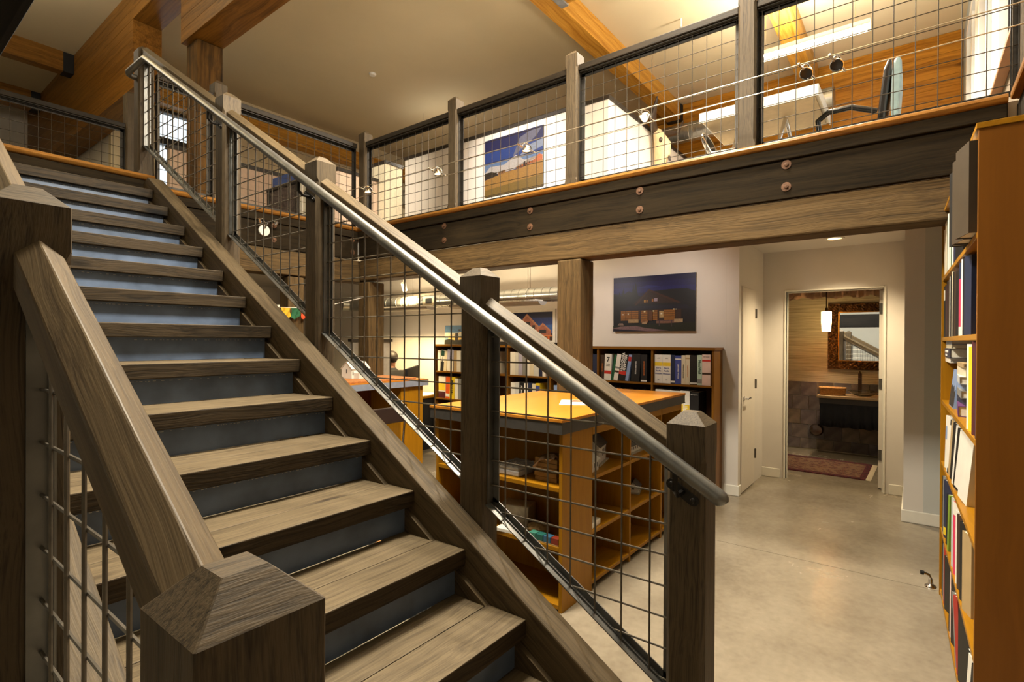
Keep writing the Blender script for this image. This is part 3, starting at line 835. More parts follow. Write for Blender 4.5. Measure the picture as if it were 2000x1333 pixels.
# ---------------------------------------------------------------- long bookcase against the picture wall
YD = [1.534, 2.148, 2.775, 3.405, 4.045, 4.69, 5.335]
BX0, BX1, BZ = 5.185, 5.464, 1.47
bc = thing('bookcase', (5.32, 3.43, 0), 'long low orange-brown bookcase full of binders under the pictures', 'bookcase')
ZS = [.03, .395, .725, 1.10]
block('top_panel', BX0 - .012, BX1, YD[0] - .012, YD[-1] + .012, BZ - .028, BZ, VENEERD, bc, 'y', bev=.002)
for i, y in enumerate(YD):
    block('side_panel' if i in (0, 6) else 'divider', BX0, BX1, y - .0 - (0 if i else .0), y + .02, .0, BZ - .0285, VENEERD, bc, 'z')
for i in range(6):
    for z in ZS:
        block('shelf', BX0 + .004, BX1 - .012, YD[i] + .0205, YD[i + 1] - .0005, z - .02, z, VENEERD, bc, 'y')
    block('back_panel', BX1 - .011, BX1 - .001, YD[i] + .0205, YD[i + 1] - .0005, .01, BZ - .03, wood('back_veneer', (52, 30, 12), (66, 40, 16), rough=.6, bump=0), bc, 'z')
BAY = ['rightmost bay', 'second bay from right', 'third bay from right', 'fourth bay from right', 'fifth bay from right', 'leftmost bay']
def wallbase(bay, rowi): return T(BX0, YD[bay + 1] - .002, ZS[rowi] + .0005) @ RZ(-PI / 2)
random.seed(21)
W_, B_ = 'white', 'black'
sierra = (.083, .292, W_, 0, [(.60, .73, 'y')], [('Sierra', .022, 'b', .53, 0), ('Pacific', .022, 'b', .43, 0), ('Windows', .0195, 'b', .33, 0), ('quality', .011, 'k', .88, 0), ('SPW', .009, 'b', .12, 0)])
WB = {
 (0, 3): [(.010, .29, 'gap', 0), sierra + ('ring_binder', ' Sierra Windows'), sierra + ('ring_binder', ' Sierra Windows'), (.045, .292, 'navy', 0, [(.04, .10, W_)]), (.062, .285, 'blue', 0, [(.86, .90, W_)], [('CERTIFIED WOOD', .018, 'w', .45, 1)]), (.038, .29, 'cream', 0, [], [('WINDOWS & DOORS', .014, 'k', .45, 1)]), (.044, .293, 'cream', 0, [(.86, .91, 'tan')], [('WINDOW CATALOG', .012, 'o', .45, 1)]), (.070, .292, B_, 0, [(.03, .08, W_)]), (.046, .295, 'pale green', 0, [(.06, .2, 'grey')], [('NanaWall', .034, 'g', .6, 1)]), (.080, .302, 'pale pink', 0, [(.35, .41, 'brown'), (.77, .83, 'r')], [('NEW GUARD', .010, 'k', .92, 0)])],
 (1, 3): [(.012, .28, 'gap', 0), (.042, .275, 'brown', 0, [], [('HANDBOOK', .016, 'o', .5, 1)]), (.082, .285, W_, 2, [(.24, .36, 'r')], [('7', .075, 'k', .78, 0), ('Roofing', .014, 'k', .61, 0), ('Systems', .014, 'k', .55, 0)], 'ring_binder', ' number 7'), (.028, .28, 'green', 9), (.050, .287, W_, 9, [(.45, .52, 'grey'), (.3, .37, 'brown')], []), (.082, .288, B_, 9, [(.22, .36, 'r')], [('MILGARD', .040, 'w', .68, 1, .64), ('WINDOWS', .040, 'w', .68, 1, .26)], 'ring_binder', ' red-banded'), (.036, .285, 'light blue', 9, [(.75, .92, 'red')]), (.095, .292, 'black', 3, [], [('BUILDERS GUIDE', .018, 'w', .5, 1)], 'ring_binder', ' crested'), (.068, .288, B_, 0, [(.02, .07, W_)], [('EXTERIOR DOORS', .018, 'o', .5, 1)])],
 (2, 3): [(.03, .28, 'gap', 0), (.05, .28, W_, 0), (.05, .282, 'cream', 0), (.048, .28, 'cream', 4), (.055, .29, 'dark green', 4, [], [('DESIGN', .02, 'w', .6, 1)]), (.085, .285, W_, 0), (.04, .28, 'tan', 0), (.05, .285, 'grey', 0), (.06, .286, W_, 0, [(.6, .7, 'k')]), (.045, .282, B_, 0), (.05, .28, 'navy', 0)],
 (3, 3): [(.02, .28, 'gap', 0), (.075, .285, W_, 0), (.05, .28, 'pale grey', 0), (.06, .29, 'lavender', 0), (.055, .285, 'grey', 0), (.05, .28, W_, 0), (.06, .282, 'cream', 0), (.075, .288, 'pale grey', 0), (.05, .28, 'navy', 0), (.045, .28, W_, 0)],
 (4, 3): [(.03, .28, 'gap', 0), (.06, .285, W_, 0), (.07, .28, 'cream', 0), (.06, .285, B_, 0), (.07, .28, W_, 0), (.06, .285, 'blue', 0), (.07, .285, W_, 0)],
 (5, 3): [(.025, .28, 'gap', 0), (.05, .285, W_, 0), (.062, .288, W_, 5, [(.0, .45, 'k'), (.72, .98, 'dark green')], [('STONE', .035, 'k', .6, 1)]), (.052, .28, 'cream', 5), (.115, .295, 'lavender', 3, [(.0, .5, W_)], [('Windows', .03, 'b', .7, 1)]), (.055, .285, 'tan', 0), (.07, .285, W_, 0), (.06, .28, 'grey', 0)],
 (0, 2): [(.02, .28, 'gap', 0), (.085, .31, W_, 0), (.085, .308, W_, 0), (.088, .305, W_, 0, [(.0, .45, 'light blue')]), (.090, .31, W_, 0, [(.0, .56, 'y')], [('Allstru', .06, 'w', .38, 1), ('4', .02, 'k', .62, 0)], 'ring_binder', ' and yellow'), (.088, .30, B_, 0, [], [('Door Systems', .012, 'w', .92, 0), ('Technical', .012, 'w', .3, 0)])],
 (1, 2): [(.03, .28, 'gap', 0), (.06, .30, W_, 0), (.055, .29, W_, 0), (.05, .275, 'brown', 0), (.06, .275, B_, 0), (.035, .285, 'cream', 0), (.03, .27, W_, 0), (.03, .265, W_, 0), (.03, .28, 'light blue', 0), (.04, .275, 'yellow', 0), (.025, .285, W_, 0), (.04, .28, 'pale grey', 0), (.06, .285, 'lavender', 0)],
 (2, 2): [(.03, .28, 'gap', 0), (.045, .28, 'light blue', 0), (.035, .275, W_, 0), (.035, .27, B_, 0), (.065, .285, 'cream', 0, [(.3, .5, 'k')]), (.06, .29, B_, 0, [(.58, .92, 'y')]), (.03, .28, W_, 3), (.045, .28, B_, 3), (.06, .285, 'lavender', 0, [(.7, .8, 'r')]), (.045, .28, 'tan', 0), (.03, .28, W_, 0), (.035, .285, 'teal', 0), (.06, .285, W_, 0)],
 (3, 2): [(.03, .28, 'gap', 0), (.06, .28, W_, 0), (.07, .285, 'pale grey', 0), (.07, .285, B_, 0, [], [('ALUMINUM', .03, 'w', .6, 1)]), (.06, .28, W_, 0), (.06, .29, 'navy', 0), (.05, .28, 'cream', 0), (.06, .29, 'yellow', 0, [(.4, .9, 'blue')])],
 (5, 2): [(.045, .28, 'gap', 0), (.135, .30, W_, 0, [(.35, .68, 'y'), (.0, .3, 'maroon')], [], 'ring_binder', ' and yellow'), (.075, .30, 'orange', 2, [(.08, .22, W_)], [], 'ring_binder'), (.085, .30, 'yellow', 2, [], [('MANUAL', .05, 'k', .5, 1)], 'ring_binder', ' MANUAL'), (.06, .28, W_, 0), (.07, .28, 'grey', 0)],
 (5, 1): [(.04, .28, 'gap', 0), (.07, .24, W_, 0), (.07, .25, 'pale grey', 0), (.06, .24, B_, 0), (.08, .25, W_, 0), (.06, .24, 'tan', 0)],
 (5, 0): [(.03, .28, 'gap', 0), (.09, .30, 'lavender', 0, [(.5, .8, W_)]), (.05, .29, W_, 0), (.10, .29, 'lime', 3), (.05, .28, B_, 12), (.07, .27, 'cream', 14), (.06, .2, W_, 0)],
}
RN = {3: 'top shelf', 2: 'second shelf', 1: 'third shelf', 0: 'bottom shelf'}
for (bay, ri), items in WB.items():
    row(wallbase(bay, ri), .0, items, '%s, %s, long bookcase' % (RN[ri], BAY[bay]), 'binders in the long bookcase')
# 'WINDOWS' second line on the black leaning binder is lettered with the first
# ---------------------------------------------------------------- tall bookcase on the right
AR = math.atan2(-.168 + .123, 2.418 - 4.126)   # direction far -> near
BM = T(4.126, -.123, 0) @ RZ(AR)
BL, BH, BD = 1.7086, 2.29, .36
RSH = [.04, .413, .813, 1.185, 1.562, 1.925]
br = link('bookcase', None, None, BM); tag(br, 'tall orange-brown bookcase crammed with books at the right edge', 'bookcase')
def bpart(name, x0, x1, y0, y1, z0, z1, mat=VENEER, grain='x'):
    c = ((x0 + x1) / 2, (y0 + y1) / 2, (z0 + z1) / 2); d = [(x1 - x0) / 2, (y1 - y0) / 2, (z1 - z0) / 2]
    if grain == 'z': M = BM @ T(*c) @ RY(-PI / 2); d = [d[2], d[1], d[0]]
    else: M = BM @ T(*c)
    o = link(name, MB().box(-d[0], d[0], -d[1], d[1], -d[2], d[2]).mesh(name, mat), br, M)
    bevel(o, .0015); return o
bpart('side_panel', 0, .02, 0, BD, 0, BH - .021, grain='z')
bpart('side_panel', BL - .02, BL, 0, BD, 0, BH - .021, wood('end_panel_veneer', (112, 68, 16), (120, 74, 20), rough=.4, grain=14, along=.5, bump=.02), grain='z')
bpart('top_panel', -.006, BL + .004, -.006, BD, BH - .02, BH)
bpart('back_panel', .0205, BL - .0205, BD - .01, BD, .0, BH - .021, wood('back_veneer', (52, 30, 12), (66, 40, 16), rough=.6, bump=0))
for z in RSH: bpart('shelf', .0205, BL - .0205, .004, BD - .0105, z - .022, z)
def rb(x, s, dx=0): return BM @ T(x, 0, RSH[s] + .0005)
RB = {
 5: [(.03, .3, 'gap', 0), (.035, .27, 'cream', -2), (.04, .30, W_, 0), (.05, .31, W_, 0), (.05, .30, 'cream', 0), (.03, .30, 'dark green', 0), (.085, .32, W_, 0, [], [('ARCHITECT', .03, 'k', .5, 1)]), (.05, .31, 'pale grey', 0), (.07, .31, W_, 0), (.05, .3, 'green', 0), (.09, .32, W_, 0), (.10, .32, 'navy', 0), (.09, .31, B_, 0)],
 4: [(.02, .3, 'gap', 0), (.085, .30, B_, 0, [(.72, .92, W_)]), (.085, .30, B_, 0), (.04, .29, 'maroon', 0), (.08, .31, B_, 0), (.075, .31, 'brown', 0), (.05, .32, 'silver', 0), (.08, .32, B_, 0), (.04, .33, 'cream', 0), (.10, .325, B_, 0), (.06, .33, 'brown', 0), (.05, .31, B_, 0), (.10, .3, B_, 0), (.09, .33, 'pink', 0, [(.78, 1.0, 'navy'), (.0, .12, W_)]), (.06, .335, W_, 0), (.06, .33, B_, 0), (.07, .33, 'navy', 0)],
 2: [(.16, .3, 'gap', 0), (.10, .30, W_, 4, [(.55, .8, 'light blue')]), (.06, .31, W_, 4), (.06, .30, B_, 9, [(.1, .9, W_)], []), (.10, .30, 'tan', 9, [], [('FIELD MANUAL', .03, 'k', .7, 1)]), (.10, .30, B_, 9), (.07, .305, W_, 11, [], [('CODE COMMENTARY', .02, 'k', .5, 1)]), (.07, .30, B_, 11), (.15, .28, W_, 14), (.10, .30, W_, 14)],
 1: [(.02, .3, 'gap', 0), (.05, .33, B_, 0), (.05, .34, 'grey', 0), (.14, .33, 'navy', 0, [(.05, .18, 'yellow')]), (.10, .28, B_, 3, []), (.02, .30, 'lime', 3), (.22, .34, 'gap', 0), (.10, .345, 'silver', 0, [], [('TYPOLOGY', .035, 'k', .6, 1)]), (.12, .35, 'pink', 0, [(.82, 1, W_)], [("Webster's", .062, 'w', .42, 1)]), (.06, .34, W_, 0), (.12, .34, 'brown', 0), (.10, .34, B_, 0), (.09, .33, 'tan', 0)],
 0: [(.03, .3, 'gap', 0), (.08, .345, B_, 0), (.05, .33, 'grey', 0), (.06, .34, 'red', 0), (.08, .30, B_, 0), (.20, .3, 'gap', 0), (.06, .345, B_, 0), (.06, .33, 'pale pink', 0), (.10, .345, B_, 0), (.14, .3, 'gap', 0), (.06, .33, 'grey', -8), (.05, .34, 'red', -8), (.13, .345, B_, 0), (.06, .3, 'gap', 0), (.07, .25, B_, 8), (.09, .26, W_, 8), (.08, .27, B_, 8)],
}
RRN = {5: 'top shelf', 4: 'second shelf', 2: 'fourth shelf', 1: 'fifth shelf', 0: 'bottom shelf'}
random.seed(5)
for s, items in RB.items():
    row(rb(.085, s), 0, items, '%s of tall right bookcase' % RRN[s], 'books in the tall bookcase', depth=.24, setback=.006, rz=.24)
# two big taupe volumes overhanging the top shelf, nearest the camera
for i, (x, w) in enumerate(((1.36, .125), (1.50, .135))):
    book('atlas', 'big taupe atlas overhanging the top right shelf, %s' % ('nearest the end panel' if i else 'next to the black folder'), 'taupe atlases', BM @ T(x, -.045, RSH[5] + .0005) @ RZ(.2), w, .28, .33, 'taupe', cat='book')
book('folder', 'thin black folder overhanging the top right shelf beside the taupe atlases', None, BM @ T(1.30, -.05, RSH[5] + .0005) @ RZ(.2), .04, .28, .30, 'black', cat='folder')
# third shelf: stacked and propped books
def flat(name, label, x, y, z, w, d, h, col, rz=0, grp=None, texts=(), title=()):
    M = BM @ T(x, y, RSH[3] + z) @ RZ(rz)
    mb = MB().box(0, w, 0, d, 0, .003).box(0, w, 0, d, h - .003, h).box(0, w, 0, .003, .003, h - .003)
    o = link(name, mb.mesh(name, cm(col)), None, M); tag(o, label, 'book', grp)
    put('pages', MB().box(.004, w - .006, .004, d - .005, .0031, h - .0031), PAPER, o, M)
    for s, size, ink, xc, zc in texts:
        text(s, size, INKS[ink], o, M @ T(xc, -.001, zc) @ TXT)
    return o
cov = book('book', 'black and gold book standing face out at the back of the third right shelf', None, BM @ T(.03, .10, RSH[3] + .0005), .27, .03, .232, 'black')
for s, z in (('W. LLOYD', .19), ('COLE', .165), ('BUNGALOWS', .14)): text(s, .026, INKS['y'], cov, BM @ T(.165, .0988, RSH[3] + z) @ TXT)
pb = link('picture_book', MB().box(0, .26, 0, .014, 0, .20).mesh('picture_book', cm('light blue')), None, BM @ T(.30, .02, RSH[3] + .0005) @ RX(-.10)); tag(pb, 'mountain picture book propped face out on the third right shelf', 'book')
PBM = WM[pb]
mt = MB()
mt.v += [(.004, -.0008, .004), (.256, -.0008, .004), (.256, -.0008, .10), (.20, -.0008, .085), (.16, -.0008, .12), (.11, -.0008, .095), (.06, -.0008, .118), (.004, -.0008, .10)]
mt.face(list(range(8))); put('mountain_print', mt, plain('print_dark_forest', (38, 38, 40), .5, noise=.6, scale=40), pb, PBM)
flat('book', 'white and blue book lying under the topmost book on the third right shelf stack', .02, .02, .2335, .34, .20, .028, 'white', grp='flat books')
flat('book', 'navy architecture book lying on the face-out black book', .05, .015, .262, .34, .2, .052, 'navy', grp='flat books', texts=[('MID-CENTURY AMERICAN', .018, 'w', .15, .032), ('ARCHITECTURE', .018, 'w', .13, .012)])
flat('book', 'cream book lying second from top of the third right shelf stack', .08, .02, .3145, .34, .2, .02, 'cream', grp='flat books')
flat('book', 'blue book with white label lying on top of the third right shelf stack', .08, .02, .335, .34, .2, .022, 'light blue', grp='flat books')
z = 0.0005
for i, (c, h, rz, lab) in enumerate((('purple', .05, -.06, 'purple book at the bottom of the leaning stack on the third right shelf'), ('navy', .035, .04, 'navy book above the purple one in the third right shelf stack'), ('grey', .035, -.03, 'dark grey book in the middle of the third right shelf stack'), ('light blue', .03, .05, 'pale blue book in the upper half of the third right shelf stack'), ('silver', .035, -.05, 'silver book second from top of the near third right shelf stack'), ('cream', .04, .03, 'cream book on top of the near third right shelf stack'), ('tan', .02, .0, 'thin tan booklet crowning the near third right shelf stack'))):
    flat('book', lab, .62, .03, z, .30, .22, h, c, rz, 'near stack of flat books'); z += h + .0005
row(rb(1.34, 3), 0, [(.06, .34, W_, 0, [], [('DRAWING', .03, 'k', .6, 1)]), (.10, .33, 'yellow', 0), (.10, .35, 'maroon', 0), (.08, .34, 'navy', 0)], 'third shelf of tall right bookcase', 'books in the tall bookcase', depth=.24, setback=.006, rz=.24)
# doorstop by the far foot of the tall bookcase
ds = thing('door_stop_peg', (4.21, -.085, 0), 'small chrome floor-mounted door stop beside the tall bookcase', 'door stop')
put('base', MB().lathe([(0, 0), (.032, 0), (.030, .008), (.014, .02), (.012, .05), (0, .05)], 18, c=(4.21, -.085, 0)), CHROME, ds, smooth=True)
put('arm', MB().tube([(4.21, -.085, .045), (4.20, -.075, .075), (4.19, -.05, .085)], .010, 10), CHROME, ds, smooth=True)
put('bumper', MB().tube([(4.19, -.05, .085), (4.186, -.035, .087)], .013, 10), BLACK, ds)
# ---------------------------------------------------------------- island
IX0, IX1, IY0, IY1, IZ = 2.465, 4.42, 1.54, 2.59, 1.093
isl = thing('island', (3.4, 2.0, 0), 'orange work island with dark edged top and open shelves behind the lowest stair bay', 'island')
TOPM = wood('island_top', (176, 112, 34), (190, 124, 44), rough=.28, grain=6, along=.4, bump=.0)
nx0, nx1, ny = 3.80, 4.09, 2.20     # notch round the timber column
outl = [(IX0, IY0), (IX1, IY0), (IX1, IY1), (nx1, IY1), (nx1, ny), (nx0, ny), (nx0, IY1), (IX0, IY1)]
put('table_top', MB().prism(outl, IZ - .018, IZ, 'z'), TOPM, isl, bev=.002)
put('edge_band', MB().prism([(x + (.004 if x == IX0 else -.004 if x == IX1 else 0), y + (.004 if y == IY0 else -.004 if y == IY1 else 0)) for x, y in outl], IZ - .085, IZ - .0185, 'z'), SLATE, isl)
ib = IZ - .086
def ip(name, *a, grain='z'): return block(name, *a, VENEER, isl, grain, bev=.0015)
bx = IX0 + .035; by = IY0 + .02; bxe = IX1 - .035; bye = IY1 - .03
ip('end_panel', bx, bx + .345, by, by + .022, 0, ib)                     # broad pier facing the floor
ip('end_panel', bx, bx + .345, bye - .022, bye, 0, ib)
ip('back_panel', bx + .325, bx + .345, by + .0225, bye - .0225, 0, ib)
for z in (.04, .365, .70):
    ip('shelf', bx, bx + .3245, by + .0225, bye - .0225, z - .024, z, grain='y')
for x in (3.375, 3.935, bxe - .022): ip('divider', x, x + .02, by, 2.06, 0, ib)
ip('back_panel', bx + .3455, bxe, 2.0605, 2.08, 0, ib)
for a, b in ((bx + .3455, 3.3745), (3.3955, 3.9345), (3.9555, bxe - .0225)):
    for z in (.06, .365, .70): ip('shelf', a, b, by + .002, 2.06, z - .022, z, grain='x')
    ip('rail', a, b, by, by + .02, ib - .05, ib, grain='x')
# things on and in the island
pp = thing('open_brochure', (3.2, 1.9, IZ + .0005), 'open brochure lying on the orange island top', 'brochure', rz=.5)
put('page', MB().box(-.14, 0, -.10, .10, 0, .003), PAPER, pp, WM[pp] @ RX(.0)); put('page', MB().box(.002, .14, -.10, .10, 0, .004), PAPER, pp, WM[pp])
put('photo_print', MB().box(.02, .12, -.08, .02, .0041, .0046), plain('print_brick', (150, 70, 36), .5, noise=.5, scale=60), pp, WM[pp])
CLEAR = plain('clear_plastic', (196, 198, 204), .15, noise=.05)
cs = thing('plastic_case', (2.66, 1.99, .7005), 'clear plastic compartment case on the upper shelf of the island end', 'case')
put('tray', MB().box(2.545, 2.78, 1.90, 2.10, .7005, .735), CLEAR, cs, bev=.008); put('lid', MB().box(2.55, 2.775, 1.905, 2.095, .7355, .752), CLEAR, cs, bev=.006)
mb = MB()
for i in range(6):
    for j in range(4): mb.box(2.565 + i * .034, 2.590 + i * .034, 1.918 + j * .043, 1.950 + j * .043, .7525, .758)
put('compartments', mb, CLEAR, cs)
stk = thing('wrapped_stack', (2.65, 1.72, .7005), 'stack of tan tiles in bubble wrap beside the plastic case', 'tiles')
for i in range(5): put('tile', MB().box(2.57 + random.uniform(0, .01), 2.75, 1.645, 1.80 + random.uniform(0, .01), .7005 + i * .027, .726 + i * .027), plain('tan_tile', (146, 112, 62), .7, noise=.2), stk, bev=.003)
mb = MB()
nn = 14
for i in range(nn + 1):
    for j in range(nn + 1):
        mb.v.append((2.565 + .19 * i / nn, 1.66 + .15 * j / nn, .84 + .04 * math.sin(i * .9) * math.cos(j * .7) * .5 - .06 * (j / nn) ** 3))
for i in range(nn):
    for j in range(nn): a = i * (nn + 1) + j; mb.face([a, a + 1, a + nn + 2, a + nn + 1])
o = put('bubble_wrap', mb, plain('bubble_wrap', (188, 158, 132), .2, noise=.25, scale=70, bump=.8), stk, smooth=True); o.modifiers.new('solid', 'SOLIDIFY').thickness = .004
sb = put('stone_block', MB().box(-.07, .07, -.10, .10, 0, .125), plain('limestone', (170, 160, 138), .85, noise=.15, scale=30, bump=.4), None, T(2.70, 2.02, .3655) @ RZ(.25), bev=.008); tag(sb, 'rough pale stone block on the lower shelf of the island end', 'stone')
def rock(label, x, y, z, r, col, sc, seed):
    random.seed(seed); mb = MB().ball((0, 0, 0), r, 12, 8, sc=sc)
    mb.v = [tuple(c * (1 + random.uniform(-.10, .10)) for c in v) for v in mb.v]
    zmin = min(v[2] for v in mb.v)
    o = put('rock', mb, plain('rock_%s' % seed, col, .85, noise=.25, scale=25, bump=.5), None, T(x, y, z - zmin + .0005), smooth=False)
    tag(o, label, 'rock')
rock('flat brown rock beside the pale stone block', 2.625, 1.80, .365, .065, (128, 104, 66), (1, 1.2, .45), 31)
sm = thing('sample_tray', (2.53, 1.69, .3655), 'row of coloured tile samples at the shelf edge of the island end', 'samples')
put('tray', MB().box(2.505, 2.56, 1.59, 1.80, .3655, .372), plain('tray_tan', (150, 120, 74), .6), sm)
for i, c in enumerate(((60, 120, 104), (36, 92, 84), (48, 92, 120), (120, 44, 28))):
    put('sample', MB().box(2.507, 2.555, 1.747 - i * .052, 1.795 - i * .052, .3725, .408), plain('sample_%d' % i, c, .35), sm, bev=.002)
wp = put('white_card', MB().box(-.05, .05, -.09, .09, 0, .02), WHITE, None, T(2.55, 1.95, .3655) @ RZ(.1), bev=.002); tag(wp, 'small white card box under the pale stone block', 'box')
MODELW = plain('model_card', (216, 214, 206), .7, noise=.03); MODELG = plain('model_roof', (96, 92, 90), .7, noise=.1)
def house(label, x, y, z, sx, sy, h, rise, rz=0, base=True, roof=MODELG, wing=None, bare=False):
    t = thing('model_house', (x, y, z), label, 'model house', rz=rz)
    M = WM[t]
    zb = .0005
    if base: put('base_board', MB().box(-sx * .62, sx * .62, -sy * .62, sy * .62, zb, zb + .010), plain('model_base', (170, 164, 150), .8), t, M); zb += .0105
    mb = MB().prism([(-sy / 2, zb), (sy / 2, zb), (sy / 2, zb + h), (0, zb + h + rise), (-sy / 2, zb + h)], -sx / 2, sx / 2, 'x')
    put('walls', mb, MODELW, t, M)
    for s in (-1, 1):
        n = math.hypot(sy / 2, rise); a = math.atan2(rise, sy / 2)
        mb = MB().box(-sx / 2 - .008, sx / 2 + .008, 0, n + .014, 0, .004)
        put('roof', mb, roof, t, M @ T(0, s * (sy / 2 + .010), zb + h - .004) @ (RZ(PI) if s > 0 else Matrix()) @ RX(a))
    k = max(2, int(sx / .035))
    for i in range(k):
        xx = -sx / 2 + sx * (i + .5) / k
        put('window', MB().box(xx - .007, xx + .007, -sy / 2 - .001, -sy / 2, zb + h * .35, zb + h * .75), MODELG, t, M)
    put('gable_window', MB().box(-sx / 2 - .001, -sx / 2, -.008, .008, zb + h * .55, zb + h * .95), MODELG, t, M)
    if wing:
        wx, wy, wh = wing
        mb = MB().prism([(-wx / 2, zb), (wx / 2, zb), (wx / 2, zb + wh), (0, zb + wh + wx * .4), (-wx / 2, zb + wh)], -sy / 2 - wy, -sy / 2 - .0005, 'y')
        put('wing', mb, MODELW, t, M @ T(-sx * .2, 0, 0))
    return t
house('white model house with grey roof on the upper island shelf', 3.20, 1.75, .70, .20, .13, .11, .055, rz=.25)
house('plain white model block in front of the grey-roofed model house', 2.96, 1.66, .70, .13, .10, .07, .03, rz=.1, roof=MODELW, base=False)
house('white model row house in the second bay of the upper island shelf', 3.68, 1.72, .70, .22, .14, .05, .04, rz=.05)
house('tiny grey-roofed model house on the middle island shelf', 3.80, 1.72, .365, .12, .08, .035, .035, rz=.3)
ws = put('white_slab', MB().box(-.07, .07, -.06, .06, 0, .035), WHITE, None, T(2.93, 1.64, .3655) @ RZ(.1), bev=.003); tag(ws, 'white slab on the middle shelf of the island side', 'slab')
# dark shaggy mat in the gap between stairs and island
mt = put('mat_base', MB().box(-.24, .24, -.5, .5, 0, .012), plain('shag_base', (22, 19, 16), .95), None, T(2.185, 2.0, .0005)); mt.name = 'shag_mat'
tag(mt, 'dark shaggy mat on the floor between the stairs and the island', 'mat')
random.seed(9); mb = MB()
for i in range(1500):
    x, y = random.uniform(-.235, .235), random.uniform(-.495, .495); dx, dy = random.uniform(-.02, .02), random.uniform(-.02, .02); a = random.uniform(0, PI)
    n = len(mb.v); w2 = .005
    mb.v += [(x - w2 * math.cos(a), y - w2 * math.sin(a), .0122), (x + w2 * math.cos(a), y + w2 * math.sin(a), .0122), (x + dx, y + dy, random.uniform(.03, .05))]
    mb.face([n, n + 1, n + 2])
tag(put('shag_pile', mb, plain('shag', (60, 52, 42), .95, noise=.6, scale=60), mt, WM[mt]), kind='stuff')
# ---------------------------------------------------------------- corner desk with the model house
dk = thing('counter', (3.55, 4.7, 0), 'orange counter with grey-blue edge behind the second stair bay', 'counter')
CT = 1.09
put('counter_top', MB().box(2.9, 4.17, 4.40, 5.03, CT - .012, CT), TOPM, dk)
put('edge_band', MB().box(2.9, 4.17, 4.40, 5.03, CT - .075, CT - .0125), plain('blue_slate', (128, 134, 150), .5, noise=.12, scale=20), dk)
block('end_panel', 3.80, 4.12, 4.44, 4.462, 0, CT - .0755, VENEER, dk, 'z'); block('end_panel', 4.098, 4.12, 4.4625, 4.99, 0, CT - .0755, VENEER, dk, 'z'); block('end_panel', 3.80, 3.82, 4.4625, 4.99, 0, CT - .0755, VENEER, dk, 'z')
block('back_panel', 2.92, 3.7995, 4.96, 4.98, 0, CT - .0755, wood('mahogany_panel', (90, 44, 24), (108, 56, 30), rough=.5, bump=0), dk, 'z')
block('shelf', 2.92, 3.7995, 4.62, 4.959, .44, .46, VENEER, dk, 'x'); block('end_panel', 2.92, 2.94, 4.44, 4.959, .4605, CT - .0755, VENEER, dk, 'z')
mg = thing('magazines', (3.6, 4.75, .4605), 'magazines lying on the shelf under the counter', 'magazines')
for i, c in enumerate(('white', 'black', 'pale grey')): put('magazine', MB().box(-.11, .11, -.14, .14, 0, .008), cm(c), mg, T(3.6 + .01 * i, 4.76, .4605 + .0085 * i) @ RZ(.2 * i))
cork = put('cork_board', MB().box(3.02, 4.02, 4.44, 4.99, CT + .0005, CT + .022), plain('cork', (168, 108, 56), .8, noise=.3, scale=60, bump=.3), None, bev=.003); tag(cork, 'brown textured model base board lying on the counter', 'board')
house('white model house with chimney on the counter board', 3.52, 4.86, CT + .0225, .26, .15, .10, .07, rz=.15, base=False, roof=MODELW, wing=(.10, .08, .06))
# stool tucked under the counter
stl = thing('side_chair', (3.35, 4.30, 0), 'chrome chair with dark leather sling back under the counter edge', 'chair')
BROWNL = plain('dark_leather', (44, 32, 28), .4, noise=.1)
mb = MB().prism([(-.21, .70), (.21, .70), (.21, .86), (-.21, .86)], -.012, .012, 'y')
put('backrest', mb, BROWNL, stl, T(3.35, 4.12, 0), bev=.01); put('seat', MB().box(-.21, .21, -.2, .2, .44, .475), BROWNL, stl, T(3.35, 4.33, 0), bev=.012)
for s in (-1, 1):
    put('leg', MB().tube([(3.35 + s * .225, 4.10, .88), (3.35 + s * .225, 4.14, .5), (3.35 + s * .225, 4.10, .015)], .011, 10), CHROME, stl, smooth=True)
    put('leg', MB().tube([(3.35 + s * .225, 4.14, .455), (3.35 + s * .225, 4.52, .455), (3.35 + s * .225, 4.56, .015)], .011, 10), CHROME, stl, smooth=True)
# wooden floor mat with black border behind the island
wm = thing('floor_mat', (3.2, 3.25, 0), 'wood-look floor mat with a black border behind the island', 'mat')
put('border', MB().box(2.45, 4.05, 2.75, 3.75, .0005, .008), BLACK, wm)
for i in range(8): block('plank', 2.50, 4.0, 2.80 + i * .1125, 2.80 + (i + 1) * .1125 - .002, .0082, .0125, wood('mat_plank', (176, 122, 72), (198, 144, 92), rough=.4, bump=0), wm, 'x')
# ---------------------------------------------------------------- pictures (flat prints on panels)
def picture(name, label, M, w, h, polys, depth=.03, edge=None, margin=0.0, dim=1.0):
    """panel standing in its own XZ plane, face towards -Y; polys are (points in 0..1, colour[, glow])"""
    o = link(name, MB().box(-w / 2 - margin, w / 2 + margin, 0, depth, -margin, h + margin).mesh(name, edge or plain('panel_edge', (190, 186, 176), .6)), None, M)
    tag(o, label, 'picture')
    mb = MB(); mats = []; key = {}
    for i, (pts, c) in enumerate(polys):
        c = tuple(int(q * dim) for q in c)
        n = len(mb.v)
        mb.v += [(-w / 2 + w * u, -.0004 - .00012 * i, h * v) for u, v in pts]
        if c not in key:
            key[c] = len(mats)
            mats.append(plain('print_%d_%d_%d' % c, c, .45, noise=.18, scale=50))
        mb.face(list(range(n, n + len(pts))), key[c])
    me = bpy.data.meshes.new('print'); me.from_pydata(mb.v, [], mb.f)
    for m in mats: me.materials.append(m)
    me.polygons.foreach_set('material_index', mb.mi)
    link('print', me, o, M)
    return o
